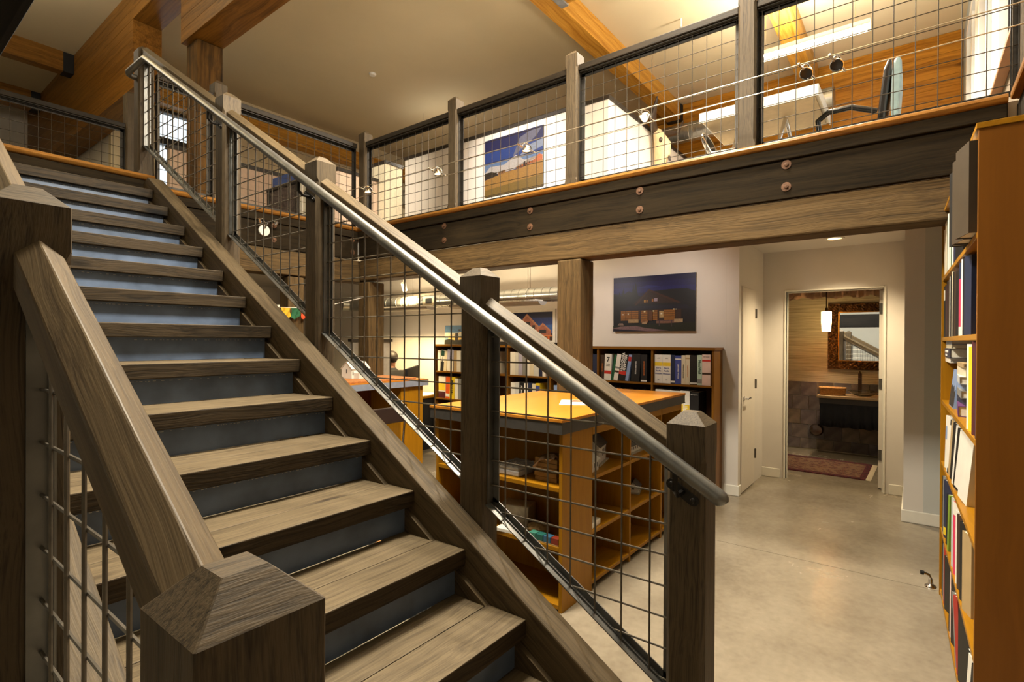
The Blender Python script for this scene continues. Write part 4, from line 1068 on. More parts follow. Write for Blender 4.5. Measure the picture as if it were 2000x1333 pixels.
def rect(u0, u1, v0, v1): return [(u0, v0), (u1, v0), (u1, v1), (u0, v1)]
FACEX = RZ(-PI / 2)     # face towards -X, left-to-right is -Y
# log house at night
P = [(rect(0, 1, 0, 1), (12, 8, 74)), (rect(0, 1, .80, .9), (14, 10, 92)), (rect(0, 1, .70, .80), (16, 14, 108)), ([(.32, .80), (.45, .83), (.6, .80), (.45, .78)], (30, 36, 130)), ([(.0, .70), (.1, .66), (.2, .74), (.36, .62), (.5, .72), (.72, .74), (.9, .74), (1, .68), (1, 0), (0, 0)], (8, 6, 16))]
for x, hh in ((.13, .80), (.26, .87), (.29, .9), (.08, .74)): P.append(([(x - .05, .45), (x + .05, .45), (x, hh)], (6, 8, 14)))
P += [([(.25, .50), (.80, .50), (.455, .75)], (48, 22, 10)), ([(.27, .47), (.44, .735), (.455, .76), (.84, .50), (.80, .49), (.455, .73), (.30, .47)], (70, 30, 10)), (rect(.395, .415, .52, .565), (220, 160, 60)), (rect(.425, .438, .52, .565), (200, 140, 50)), (rect(.49, .51, .53, .58), (190, 120, 60)), (rect(.52, .56, .535, .59), (180, 160, 180)),
      ([(.10, .375), (.20, .46), (.90, .46), (.95, .40), (.93, .385), (.5, .40)], (14, 10, 40)), (rect(.10, .84, .20, .385), (60, 30, 6))]
for x0, x1 in ((.10, .16), (.17, .235), (.24, .325), (.36, .44), (.505, .56), (.64, .71), (.71, .77)):
    P.append((rect(x0, x1, .20, .375), (168, 106, 26)))
    for k in range(4): P.append((rect(x0, x1, .225 + k * .04, .232 + k * .04), (70, 36, 6)))
P += [(rect(.115, .14, .30, .32), (236, 220, 200)), (rect(.19, .205, .30, .33), (230, 214, 190)), (rect(.455, .50, .19, .37), (104, 58, 14)), (rect(.585, .635, .24, .36), (206, 170, 110)), (rect(.60, .62, .30, .325), (255, 246, 220)), (rect(.395, .415, .345, .37), (255, 236, 180)), (rect(.505, .525, .35, .375), (255, 236, 180)), (rect(.745, .765, .375, .395), (255, 236, 180)), (rect(.775, .79, .375, .39), (255, 240, 200)), (rect(.20, .33, .155, .22), (196, 160, 110)), (rect(.36, .45, .155, .20), (150, 96, 50)), (rect(.55, .86, .14, .19), (140, 96, 76)), (rect(.76, .86, .16, .215), (196, 166, 124)),
      ([(0, 0), (1, 0), (1, .16), (.30, .12), (0, .10)], (22, 28, 6)), ([(0, .06), (.1, .09), (.30, .10), (.42, .06), (.7, .015), (.5, .0), (0, .0)], (140, 108, 110)), ([(.06, .11), (.08, .15), (.13, .15), (.14, .11)], (150, 124, 110)), ([(.37, .13), (.38, .17), (.43, .18), (.44, .13)], (196, 160, 120)), (rect(.56, .75, .185, .20), (80, 56, 66)), (rect(.58, .59, .09, .185), (84, 60, 70)), (rect(.725, .735, .08, .185), (84, 60, 70)), ([(0, 0), (.45, 0), (.3, .02), (0, .05)], (16, 8, 40))]
picture('picture', 'night photograph of a lit log house on the white wall', T(5.45, 2.265, 1.637) @ FACEX, .93, .607, P, dim=.72, edge=plain('panel_grey', (176, 166, 150), .6))
# twin gables in dusk blue, white margin
P = [(rect(0, 1, 0, 1), (10, 14, 50)), (rect(0, 1, .25, .8), (18, 44, 110)), (rect(0, 1, .25, .55), (40, 84, 150)), ([(.25, .3), (.30, .6), (.47, .95), (.75, .45), (.72, .25), (.25, .2)], (150, 90, 72)), ([(.30, .6), (.47, .95), (.75, .45), (.70, .45), (.47, .86), (.33, .58)], (176, 120, 92)), (rect(.42, .54, .52, .66), (36, 28, 34)), (rect(.58, .64, .40, .54), (36, 28, 34)), ([(.62, .3), (.80, .62), (.97, .35), (.97, .1), (.62, .1)], (150, 86, 66)), ([(.62, .3), (.80, .62), (.97, .35), (.94, .33), (.80, .55), (.66, .29)], (176, 112, 84)), (rect(.73, .87, .26, .38), (34, 28, 36)), (rect(0, 1, 0, .16), (60, 34, 30)), (rect(.5, 1, .15, .17), (220, 130, 60)), (rect(.9, .94, .0, .16), (190, 90, 40))]
picture('picture', 'twin-gabled house photograph with white border above the long bookcase', T(5.46, 3.93, 1.53) @ FACEX, .74, .36, P, depth=.018, margin=.035, edge=plain('mat_white', (222, 216, 206), .6))
# house by day leaning on the bookcase top
P = [(rect(0, 1, 0, 1), (120, 150, 166)), (rect(0, 1, .55, 1), (64, 104, 140)), (rect(0, 1, .4, .62), (190, 190, 170)), ([(.05, .42), (.62, .78), (.98, .60), (.98, .50), (.62, .68), (.05, .34)], (206, 186, 140)), (rect(.1, .9, .2, .42), (220, 186, 110)), (rect(.28, .36, .2, .6), (50, 40, 30)), (rect(.5, .58, .2, .6), (50, 40, 30)), (rect(.36, .42, .7, .8), (40, 30, 24)), ([(0, 0), (1, 0), (1, .26), (.7, .22), (.5, .27), (.3, .21), (.12, .28), (0, .22)], (34, 34, 22))]
picture('picture', 'house photograph leaning on the left end of the long bookcase', T(5.34, 4.95, BZ + .0008) @ FACEX @ RX(-.06), .72, .265, P, depth=.02, edge=BLACK)
# model terrain trays on the bookcase top
for x0, y0, y1, lab in ((5.22, 3.42, 4.30, 'dark model tray on the bookcase top under the twin-gabled house picture'),):
    t = thing('model_tray', (5.32, (y0 + y1) / 2, BZ + .0008), lab, 'tray')
    put('tray', MB().box(x0, x0 + .2, y0, y1, BZ + .0008, BZ + .035), BLACK, t, bev=.003); put('rim', MB().box(x0 - .006, x0, y0, y1, BZ + .0008, BZ + .045), plain('rim_dark', (30, 26, 22), .5), t)
# ---------------------------------------------------------------- duct and suspended lights under the mezzanine
def duct(name, label, p0, p1, r, ribs=.11, hangers=(), ztop=None, mat=DUCT, closed=True):
    p0, p1 = Vector(p0), Vector(p1); L_ = (p1 - p0).length
    M = along(p0, p1); t = link(name, None, None, T(*p0)); tag(t, label, 'duct')
    prof = []; n = int(L_ / ribs)
    mb = MB(); pts = []; rad = []
    for i in range(n):
        a = i * L_ / n
        for da, dr in ((.0, .004), (.006, .004), (.008, 0), (L_ / n - .002, 0)):
            pts.append((a + da, 0, 0)); rad.append(r + dr)
    pts.append((L_, 0, 0)); rad.append(r)
    mb.tube(pts, r, 24, radii=rad)
    put('duct_pipe', mb, mat, t, M, smooth=True)
    for f in hangers:
        q = p0.lerp(p1, f)
        put('hanger', MB().tube([(q.x, q.y, q.z + r), (q.x, q.y, ztop)], .004, 6), CHROME, t)
        put('strap', MB().tube([(q.x + (r + .004) * math.cos(a) * (0 if abs(p1.x - p0.x) > .1 else 1), q.y + (r + .004) * math.cos(a) * (1 if abs(p1.x - p0.x) > .1 else 0), q.z + (r + .004) * math.sin(a)) for a in [i * PI / 12 for i in range(25)]], .004, 5), CHROME, t)
    return t
dt = duct('air_duct', 'galvanised spiral air duct under the ceiling by the picture wall', (5.12, 3.0, 2.07), (5.12, 6.9, 2.07), .085, hangers=(.17, .4, .7), ztop=ZU)
put('register', MB().box(5.02, 5.035, 5.18, 5.42, 2.0, 2.13), plain('register_cream', (206, 196, 168), .5), dt); put('grille', MB().box(5.015, 5.02, 5.24, 5.36, 2.03, 2.10), BLACK, dt)
put('elbow', MB().tube([(5.12, 6.9, 2.07), (5.12, 7.05, 2.07), (5.08, 7.16, 2.07), (4.95, 7.2, 2.07)], .088, 20), DUCT, dt, smooth=True)
def linear_light(label, x, y0, y1, z, ztop, group, pw, amber=False):
    t = thing('linear_light', (x, (y0 + y1) / 2, z), label, 'light', group)
    prof = [(x + .085 * math.cos(a), z + .045 * math.sin(a)) for a in [PI + i * PI / 12 for i in range(13)]]
    put('reflector', MB().prism(prof, y0, y1, 'y'), plain('light_housing', (186, 184, 180), .4, metal=.3), t, smooth=True)
    n = int((y1 - y0 - .1) / .03)
    for i in range(min(n, 60)):
        yy = y0 + .05 + i * (y1 - y0 - .1) / n
        put('louver', MB().box(x - .075, x + .075, yy, yy + .004, z + .001, z + .02), plain('louver_white', (220, 216, 206), .5), t)
    put('tube_lamp', MB().tube([(x, y0 + .05, z - .016), (x, y1 - .05, z - .016)], .013, 10), glow('warm_tube_' + str(pw), (255, 214, 150), pw), t)
    for yy in (y0 + .2, y1 - .2):
        put('cable', MB().tube([(x, yy, z), (x, yy, ztop)], .0025, 5), CHROME, t)
        put('canopy', MB().lathe([(0, -.02), (.05, -.015), (.055, 0), (0, 0)], 14, c=(x, yy, ztop)), WHITE, t, smooth=True)
    lamp('linear_light_lamp', 'AREA', (x, (y0 + y1) / 2, z + .06), LPW, WARM, size=.12, size_y=(y1 - y0) * .8, target=(x, (y0 + y1) / 2, 9))
    lamp('linear_light_lamp', 'AREA', (x, (y0 + y1) / 2, z - .05), LPW * .6, WARM, size=.12, size_y=(y1 - y0) * .8, target=(x, (y0 + y1) / 2, 0))
    return t
linear_light('suspended linear light below the duct, right of the stair post', 4.78, 3.25, 4.6, 1.965, ZU, 'linear lights downstairs', 6)
# added wall-washing track heads that brighten the walls under the mezzanine ceiling, hidden behind the beam
def track(label, p, tgt, power, spot, col=WARM2):
    t = thing('added_track_spot', p, label, 'spotlight', 'added track spotlights')
    q = along(p, tgt)
    put('can', MB().tube([(-.02, 0, 0), (.10, 0, 0)], .035, 14), WHITE, t, q, smooth=True); put('stem', MB().tube([p, (p[0], p[1], ZU if p[2] < 3 else ZC)], .008, 8), WHITE, t)
    d = (Vector(tgt) - Vector(p)).normalized()
    lamp('added_track_light', 'SPOT', Vector(p) + d * .12, power, col, size=.05, target=tgt, spot=spot, blend=.9)
track('added unseen white track spotlight aimed at the night house picture', (4.35, 1.75, 2.42), (5.48, 2.1, 1.75), 18, 110, (1, .90, .80))
track('added unseen white track spotlight aimed at the right end of the long bookcase', (4.35, 3.0, 2.42), (5.48, 2.9, 1.4), 18, 110, (1, .90, .80))
track('added white track spotlight washing the warm wall by the seated person', (4.85, 5.62, 2.3), (5.48, 5.95, 1.35), 260, 120, (1, .72, .34))
linear_light('suspended linear light below the far end of the duct', 4.78, 5.0, 6.3, 1.965, ZU, 'linear lights downstairs', 6)
# ---------------------------------------------------------------- desk, screen, chair and person at the back
dd = thing('desk', (5.15, 5.55, 0), 'desk against the warm lit wall left of the long bookcase', 'desk')
put('desk_top', MB().box(4.86, 5.46, 5.38, 5.74, .72, .75), VENEER, dd); put('drawer_unit', MB().box(4.92, 5.44, 5.40, 5.72, .0, .7195), BLACK, dd, bev=.004)
for i in range(3): put('drawer', MB().box(4.905, 4.9195, 5.42, 5.70, .08 + i * .21, .27 + i * .21), plain('drawer_black', (26, 26, 28), .4), dd)
pr = thing('papers', (5.1, 5.6, .7505), 'loose papers on the desk beside the long bookcase', 'papers')
for i in range(4): put('sheet', MB().box(-.11, .11, -.15, .15, 0, .003), PAPER, pr, T(5.05 + .07 * i, 5.55 + .01 * i, .7505 + .0032 * i) @ RZ(.1 * i))
gp = thing('partition', (4.4, 5.72, 0), 'low grey partition with dark cap behind the timber column', 'partition')
put('panel', MB().box(4.12, 4.755, 5.77, 5.81, 0, 1.50), plain('partition_grey', (158, 152, 146), .8), gp); put('cap', MB().box(4.10, 4.775, 5.755, 5.825, 1.5005, 1.54), plain('cap_dark', (38, 32, 26), .5), gp)
oc = thing('office_chair', (4.62, 5.25, 0), 'black office chair back beside the seated person', 'chair')
mb = MB().prism([(-.23, .62), (.23, .62), (.25, .9), (.24, 1.19), (-.24, 1.16), (-.25, .9)], -.02, .02, 'y')
put('backrest', mb, BLACK, oc, T(4.68, 5.24, 0) @ RZ(.5), bev=.012); put('seat', MB().box(-.23, .23, -.22, .22, .45, .51), BLACK, oc, T(4.60, 5.42, 0) @ RZ(.5), bev=.02)
put('column', MB().tube([(4.60, 5.42, .08), (4.60, 5.42, .45)], .03, 12), CHROME, oc)
for i in range(5):
    a = i * 2 * PI / 5; put('leg', MB().tube([(4.60, 5.42, .10), (4.60 + .2 * math.cos(a), 5.42 + .2 * math.sin(a), .06), (4.60 + .2 * math.cos(a), 5.42 + .2 * math.sin(a), .005)], .018, 8), BLACK, oc)
put('spine', MB().box(-.03, .03, .02, .045, .46, .8), BLACK, oc, T(4.68, 5.24, 0) @ RZ(.5))
def skin(name, verts, edges, radii, mat, parent, M, root=0, sub=2):
    me = bpy.data.meshes.new(name); me.from_pydata(verts, edges, [])
    me.materials.append(mat)
    o = link(name, me, parent, M)
    md = o.modifiers.new('skin', 'SKIN'); md.use_smooth_shade = True
    sv = me.skin_vertices[0].data
    for i, r in enumerate(radii): sv[i].radius = (r[0], r[1]) if isinstance(r, tuple) else (r, r)
    sv[root].use_root = True
    s = o.modifiers.new('sub', 'SUBSURF'); s.levels = sub; s.render_levels = sub
    return o
def chain(spec):
    names = {}; v = []; r = []; e = []
    for nm, co, rad, par in spec:
        names[nm] = len(v); v.append(co); r.append(rad)
        if par: e.append((names[par], names[nm]))
    return v, e, r
pm = T(5.05, 6.08, 0) @ RZ(-.12)
spec = [('pelvis', (0, 0, .55), (.15, .12), None), ('waist', (0, -.02, .72), (.125, .10), 'pelvis'), ('chest', (0, 0, .93), (.155, .115), 'waist'), ('neckb', (0, .02, 1.07), .062, 'chest'), ('neck', (0, .035, 1.13), .052, 'neckb'), ('jaw', (0, .055, 1.19), (.068, .075), 'neck'), ('head', (0, .045, 1.26), (.074, .088), 'jaw'), ('crown', (0, .035, 1.325), (.058, .066), 'head'), ('nose', (0, .14, 1.235), .012, 'jaw')]
for s, n in ((-1, 'l'), (1, 'r')):
    spec += [('sh' + n, (s * .19, 0, 1.0), .062, 'chest'), ('el' + n, (s * .24, .08, .77), .047, 'sh' + n), ('wr' + n, (s * .15, .30, .665), .03, 'el' + n), ('pa' + n, (s * .14, .365, .645), (.04, .016), 'wr' + n)]
    for k, (dx, ln) in enumerate(((-.03, .07), (-.01, .082), (.01, .078), (.03, .062))):
        spec += [('f%d%s' % (k, n), (s * .155 + dx, .41, .637), .009, 'pa' + n), ('g%d%s' % (k, n), (s * .155 + dx, .41 + ln * .55, .63), .008, 'f%d%s' % (k, n)), ('h%d%s' % (k, n), (s * .155 + dx * 1.05, .41 + ln, .615), .007, 'g%d%s' % (k, n))]
    spec += [('t1' + n, (s * .095, .365, .642), .010, 'pa' + n), ('t2' + n, (s * .075, .40, .637), .009, 't1' + n)]
    spec += [('hip' + n, (s * .095, .03, .54), .085, 'pelvis'), ('kn' + n, (s * .11, .43, .53), .065, 'hip' + n), ('an' + n, (s * .11, .40, .10), .042, 'kn' + n), ('toe' + n, (s * .12, .53, .045), .035, 'an' + n)]
person = thing('person', (5.05, 6.08, 0), 'person in black clothes sitting at the back desk', 'person')
v, e, r = chain(spec)
body = skin('body', v, e, r, plain('skin', (156, 110, 82), .55, noise=.05), person, pm)
top = [s for s in spec if s[0] in ('pelvis', 'waist', 'chest', 'neckb', 'neck', 'shl', 'ell', 'wrl', 'shr', 'elr', 'wrr')]
bump_ = lambda q, d: (q[0] + d, q[1] + d) if isinstance(q, tuple) else q + d
v, e, r = chain([(a, b, bump_(c, .03 if a != 'neck' else .012), d) for a, b, c, d in top]); skin('sweater', v, e, r, plain('black_knit', (16, 15, 16), .9), person, pm)
leg = [s for s in spec if s[0] in ('pelvis', 'hipl', 'knl', 'anl', 'hipr', 'knr', 'anr')]
v, e, r = chain([(a, b, bump_(c, .012), d) for a, b, c, d in leg]); skin('trousers', v, e, r, plain('dark_denim', (28, 30, 38), .9), person, pm)
mb = MB().ball((0, .03, 1.275), .096, 18, 12, sc=(.92, 1.06, 1.0)); mb.v = [(x, min(y, .085 + (z - 1.27) * .35) if z < 1.33 else y, max(z, 1.15)) for x, y, z in mb.v]
put('hair', mb, plain('dark_hair', (26, 18, 14), .6, noise=.3, scale=90), person, pm, smooth=True)
for s in (-1, 1):
    put('ear', MB().ball((s * .082, .045, 1.235), .022, 8, 6, sc=(.4, .7, 1.1)), MATS['skin'], body, pm, smooth=True); put('eye', MB().ball((s * .032, .122, 1.255), .011, 8, 6), WHITE, body, pm, smooth=True)
put('mouth', MB().box(-.022, .022, .118, .127, 1.188, 1.196), plain('lips', (140, 70, 62), .5), body, pm)
pc = thing('office_chair', (5.05, 6.05, 0), 'dark office chair under the seated person', 'chair')
put('seat', MB().box(-.23, .23, -.2, .22, .36, .42), BLACK, pc, pm, bev=.02); put('column', MB().tube([(5.05, 6.08, .06), (5.05, 6.08, .36)], .03, 10), CHROME, pc)
put('backrest', MB().box(-.2, .2, -.24, -.2, .5, .95), BLACK, pc, pm, bev=.015)
for i in range(5):
    a = i * 2 * PI / 5; put('leg', MB().tube([(5.05, 6.08, .08), (5.05 + .26 * math.cos(a), 6.08 + .26 * math.sin(a), .04), (5.05 + .26 * math.cos(a), 6.08 + .26 * math.sin(a), .005)], .016, 8), BLACK, pc)
# prayer flags hanging by the dark column
fg = thing('prayer_flags', (3.1, 5.2, 1.8), 'string of small coloured prayer flags under the stairs', 'flags')
put('string', MB().tube([(2.55, 5.235, 1.93), (2.85, 5.22, 1.86), (3.25, 5.20, 1.87), (3.8, 5.10, 2.02)], .003, 5), WHITE, fg)
for i, (x, z, c, nm) in enumerate(((2.62, 1.91, (30, 70, 150), 'blue'), (2.74, 1.885, (210, 206, 190), 'white'), (2.86, 1.86, (200, 160, 30), 'yellow'), (2.97, 1.86, (24, 84, 50), 'green'), (3.09, 1.865, (206, 70, 24), 'orange'), (3.21, 1.87, (30, 70, 150), 'blue'))):
    mb = MB(); n = 6
    for a in range(n + 1):
        for b in range(n + 1): mb.v.append((x + .10 * a / n, 5.212 + .012 * math.sin(a * 1.7 + b * .9 + i), z - .10 * b / n + .02 * math.sin(a * .8 + i) * b / n))
    for a in range(n):
        for b in range(n): k = a * (n + 1) + b; mb.face([k, k + 1, k + n + 2, k + n + 1])
    put('flag', mb, plain('flag_' + nm, c, .8), fg, smooth=True)
# two-headed spot with white round plate on the fascia
dl = thing('wall_spot', (2.69, 5.235, 2.63), 'small two-armed spotlight with a round white plate on the dark fascia', 'light')
put('plate', MB().lathe([(0, 0), (.058, 0), (.055, .012), (.03, .016), (0, .016)], 24).xf(T(2.69, 5.222 + .0175, 2.63) @ RX(PI / 2)), WHITE, dl, smooth=True)
for s in (-1, 1):
    put('arm', MB().tube([(2.69, 5.218, 2.65), (2.69 + s * .012, 5.19, 2.70), (2.69 + s * .05, 5.17, 2.735), (2.69 + s * .085, 5.16, 2.715)], .0055, 8), CHROME, dl, smooth=True)
    put('spot_head', MB().lathe([(0, .02), (.014, .018), (.017, 0), (.022, -.02), (.012, -.022), (0, -.018)], 14).xf(T(2.69 + s * .09, 5.158, 2.71) @ RX(.5) @ RY(s * .4)), CHROME, dl, smooth=True)
# ---------------------------------------------------------------- bathroom
rg = thing('rug', (7.5, .95, .0), 'red patterned oriental rug with fringe on the bathroom floor', 'rug')
def rugmat():
    m, nt, b, N, L = newmat('oriental_rug')
    tc = N('ShaderNodeTexCoord')
    vo = N('ShaderNodeTexVoronoi'); vo.inputs['Scale'].default_value = 17; vo.feature = 'F1'; vo.distance = 'MANHATTAN'
    n = N('ShaderNodeTexNoise'); n.inputs['Scale'].default_value = 30; n.inputs['Detail'].default_value = 3
    L(tc.outputs['Object'], vo.inputs['Vector']); L(tc.outputs['Object'], n.inputs['Vector'])
    ad = N('ShaderNodeMath'); ad.operation = 'MULTIPLY_ADD'; ad.inputs[1].default_value = .5; L(n.outputs['Fac'], ad.inputs[0]); L(vo.outputs['Distance'], ad.inputs[2])
    rp = N('ShaderNodeValToRGB'); rp.color_ramp.interpolation = 'CONSTANT'
    e = rp.color_ramp.elements
    e[0].color = srgb(22, 15, 26); e[0].position = 0
    e[1].color = srgb(82, 20, 18); e[1].position = .45
    for p, c in ((.58, (128, 98, 72)), (.66, (88, 24, 22)), (.80, (40, 22, 34)), (.9, (110, 82, 60))):
        x = e.new(p); x.color = srgb(*c)
    L(ad.outputs[0], rp.inputs[0]); L(rp.outputs[0], b.inputs['Base Color']); b.inputs['Roughness'].default_value = .95
    return m
RUGM = rugmat()
RM = T(7.45, 1.06, .0005) @ RZ(-.02)
put('field', MB().box(-.38, .38, -.58, .46, 0, .010), RUGM, rg, RM)
put('border', MB().box(-.46, -.381, -.58, .46, 0, .011).box(.381, .46, -.58, .46, 0, .011).box(-.46, .46, -.64, -.581, 0, .0112), plain('rug_border', (70, 20, 26), .95, noise=.9, scale=45), rg, RM)
mb = MB()
for i in range(70): mb.tube([(-.455 + .91 * i / 69, -.64, .005), (-.455 + .91 * i / 69 + random.uniform(-.008, .008), -.69, .002)], .0025, 4)
tag(put('fringe', mb, plain('fringe', (190, 176, 150), .9), rg, RM), kind='stuff')
vn = thing('vanity', (8.2, .4, .5), 'stone vanity counter with a dark fabric skirt', 'vanity')
put('counter_top', MB().box(8.0, XBA - .018, -.45, 1.04, .79, .825), plain('sandstone', (170, 142, 102), .5, noise=.15), vn, bev=.006)
put('apron', MB().box(8.02, 8.045, -.45, 1.01, .70, .7895), plain('apron_dark', (40, 34, 30), .5), vn)
mb = MB(); n = 90
for i in range(n + 1):
    yy = 1.0 - 1.45 * i / n; xx = 8.008 + .012 * math.sin(i * .9) + .006 * math.sin(i * 2.3)
    mb.v += [(8.016, yy, .72), (xx, yy, .55), (xx - .004 * math.sin(i), yy, .42 + .006 * math.sin(i * .7))]
for i in range(n):
    for j in range(2): a = i * 3 + j; mb.face([a, a + 1, a + 4, a + 3])
o = put('skirt', mb, plain('black_cloth', (14, 15, 22), .9), vn, smooth=True); o.modifiers.new('s', 'SOLIDIFY').thickness = .003
put('bracket', MB().box(8.05, XBA - .018, .9, .94, .60, .7895), BLACK, vn); put('bracket', MB().box(8.05, XBA - .018, -.3, -.26, .60, .7895), BLACK, vn)
bs = thing('glass_basin', (8.22, .58, .826), 'clear glass vessel basin on the vanity', 'basin')
put('bowl', MB().lathe([(.05, 0), (.08, .006), (.13, .03), (.165, .06), (.178, .065), (.17, .07), (.13, .04), (.08, .016), (.0, .012)], 28, c=(8.17, .53, .826)), glass('basin_glass', (235, 240, 238), .02), bs, smooth=True)
tp = thing('faucet', (8.40, .585, .826), 'tall bronze faucet behind the glass basin', 'faucet')
BRZ = plain('bronze', (74, 54, 36), .4, metal=.7)
put('body', MB().box(8.385, 8.42, .565, .605, .826, 1.115), BRZ, tp, bev=.004); put('spout', MB().box(8.30, 8.3845, .57, .60, 1.03, 1.05), BRZ, tp, bev=.003); put('handle', MB().tube([(8.40, .585, 1.115), (8.37, .585, 1.14)], .008, 8), BRZ, tp)
bk = thing('basket', (8.14, .86, .826), 'woven wicker basket on the vanity', 'basket')
WICK = plain('wicker', (176, 126, 62), .7, noise=.3, scale=60)
def bring(z, g):
    pts = []
    for i in range(57):
        a = 2 * PI * i / 56; s = .004 * math.sin(a * 14 + g * PI)
        pts.append((8.14 + (.075 + z * .12 + s) * math.copysign(abs(math.cos(a)) ** .6, math.cos(a)), .87 + (.135 + z * .15 + s) * math.copysign(abs(math.sin(a)) ** .6, math.sin(a)), .832 + z))
    return pts
for i in range(7): put('weave', MB().tube(bring(.012 * i, i), .0065, 6), WICK, bk, smooth=True)
put('rim', MB().tube(bring(.09, 0), .010, 8), WICK, bk, smooth=True); put('base', MB().box(8.07, 8.21, .745, .995, .8265, .834), WICK, bk)
mr = thing('mirror', (XBA - .03, .5, 1.15), 'mirror in a carved dark gold frame above the vanity', 'mirror')
FRM = plain('carved_gilt', (96, 62, 26), .45, metal=.35, noise=.8, scale=36, bump=1.0)
GOLD = plain('gold_line', (190, 130, 40), .35, metal=.6)
y1, y0_, z0_, z1_ = .97, .03, 1.155, 2.06
fw = .125
XM0 = XBA - .05
for nm, (a, b, c, d) in (('frame_side', (y1 - fw, y1, z0_, z1_)), ('frame_side', (y0_, y0_ + fw, z0_, z1_)), ('frame_rail', (y0_ + fw, y1 - fw, z0_, z0_ + fw)), ('frame_rail', (y0_ + fw, y1 - fw, z1_ - fw, z1_))):
    bm = bmesh.new(); bmesh.ops.create_grid(bm, x_segments=int((b - a) / .012) + 1, y_segments=int((d - c) / .012) + 1, size=.5)
    random.seed(3)
    for vv in bm.verts:
        u, w2 = vv.co.x + .5, vv.co.y + .5
        yy, zz = a + (b - a) * u, c + (d - c) * w2
        e_ = min(u, 1 - u, w2, 1 - w2)
        bump2 = .012 * (math.sin(yy * 170) * math.sin(zz * 150) + .6 * math.sin(yy * 90 + zz * 120) + .4 * random.uniform(-1, 1)) if e_ > .02 else 0
        vv.co = (XM0 + (.012 if e_ < .02 else 0) - bump2 * .8, yy, zz)
    me = bpy.data.meshes.new(nm); bm.to_mesh(me); bm.free(); me.materials.append(FRM)
    link(nm, me, mr); put('backing', MB().box(XM0 + .014, XBA - .001, a, b, c, d), FRM, mr)
put('gold_bead', MB().box(XM0 - .002, XM0 + .02, y0_ + fw, y0_ + fw + .012, z0_ + fw, z1_ - fw).box(XM0 - .002, XM0 + .02, y1 - fw - .012, y1 - fw, z0_ + fw, z1_ - fw).box(XM0 - .002, XM0 + .02, y0_ + fw, y1 - fw, z0_ + fw - .012, z0_ + fw).box(XM0 - .002, XM0 + .02, y0_ + fw, y1 - fw, z1_ - fw, z1_ - fw + .012), GOLD, mr)
mg_, nt, b, N, L = newmat('mirror_silver'); b.inputs['Metallic'].default_value = 1; b.inputs['Roughness'].default_value = .01; b.inputs['Base Color'].default_value = (.86, .9, .92, 1)
put('glass', MB().box(XM0 + .022, XM0 + .026, y0_ + fw - .02, y1 - fw + .02, z0_ + fw - .02, z1_ - fw + .02), mg_, mr)
pd = thing('pendant_lamp', (8.07, .94, 1.67), 'glowing cylindrical pendant lamp beside the mirror', 'lamp')
put('shade', MB().lathe([(.05, 0), (.052, .02), (.06, .12), (.06, .26), (.056, .262), (.056, .12), (.048, .0)], 24, c=(8.07, .94, 1.672)), glow('pendant_glow', (255, 206, 130), 10.0), pd, smooth=True)
put('fitter', MB().lathe([(0, 0), (.064, 0), (.064, .006), (.016, .012), (.016, .05), (0, .05)], 18, c=(8.07, .94, 1.935)).box(7.97, 8.17, .937, .943, 1.936, 1.940), BRZ, pd, smooth=True); put('stem', MB().tube([(8.07, .94, 1.985), (8.07, .94, 2.46)], .006, 8), BRZ, pd)
lamp('pendant_light', 'POINT', (8.07, .94, 1.80), 62, (1.0, .80, .54), size=.05)
vl = thing('ceiling_drape', (7.9, .7, 2.2), 'crumpled sheer drape gathered along the bathroom ceiling edge', 'drape')
mb = MB(); nx, nz = 70, 6; random.seed(8)
for i in range(nx + 1):
    for j in range(nz + 1):
        t_ = j / nz; yy = 1.7 - 1.9 * i / nx
        mb.v.append((8.10 + .05 * math.sin(i * .8 + j) * t_ + .03 * math.sin(i * 2.1), yy, 2.30 - .16 * t_ - .035 * abs(math.sin(i * .33 + .6)) * t_ + .012 * random.uniform(-1, 1) * t_))
for i in range(nx):
    for j in range(nz): a = i * (nz + 1) + j; mb.face([a, a + 1, a + nz + 2, a + nz + 1])
m, nt, b, N, L = newmat('sheer_fabric'); b.inputs['Base Color'].default_value = srgb(214, 178, 150); b.inputs['Roughness'].default_value = .5; b.inputs['Transmission Weight'].default_value = .25; b.inputs['Alpha'].default_value = .85
o = put('fabric', mb, m, vl, smooth=True); o.modifiers.new('s', 'SOLIDIFY').thickness = .002
put('rod', MB().tube([(8.10, 1.8, 2.31), (8.10, -.3, 2.31)], .008, 8), BRZ, vl)
for yy in (1.75, -.2): put('rod_hook', MB().tube([(8.10, yy, 2.318), (8.10, yy, 2.46)], .004, 6), BRZ, vl)
th = thing('tissue_holder', (XBA - .05, 1.116, .293), 'round chrome tissue holder low on the bathroom tiles', 'holder')
put('disc', MB().lathe([(0, 0), (.085, 0), (.088, .01), (.07, .05), (.03, .06), (0, .06)], 24).xf(T(XBA - .0175, 1.10, .293) @ RY(-PI / 2)), plain('brushed', (120, 104, 96), .25, metal=.9), th, smooth=True)
# downlight in the alcove ceiling
dn = thing('downlight', (6.0, .63, ZU), 'round recessed downlight in the alcove ceiling', 'light')
put('trim_ring', MB().lathe([(.085, 0), (.085, -.006), (.062, -.008), (.058, -.001)], 24, c=(5.95, .63, ZU)), WHITE, dn, smooth=True)
put('lens', MB().lathe([(.058, -.002), (.03, -.004), (0, -.004)], 20, c=(5.95, .63, ZU)), glow('downlight_glow', (255, 196, 120), 12), dn)
lamp('downlight_light', 'SPOT', (5.95, .63, ZU - .03), 110, WARM, size=.05, target=(5.95, .63, 0), spot=120, blend=.8)
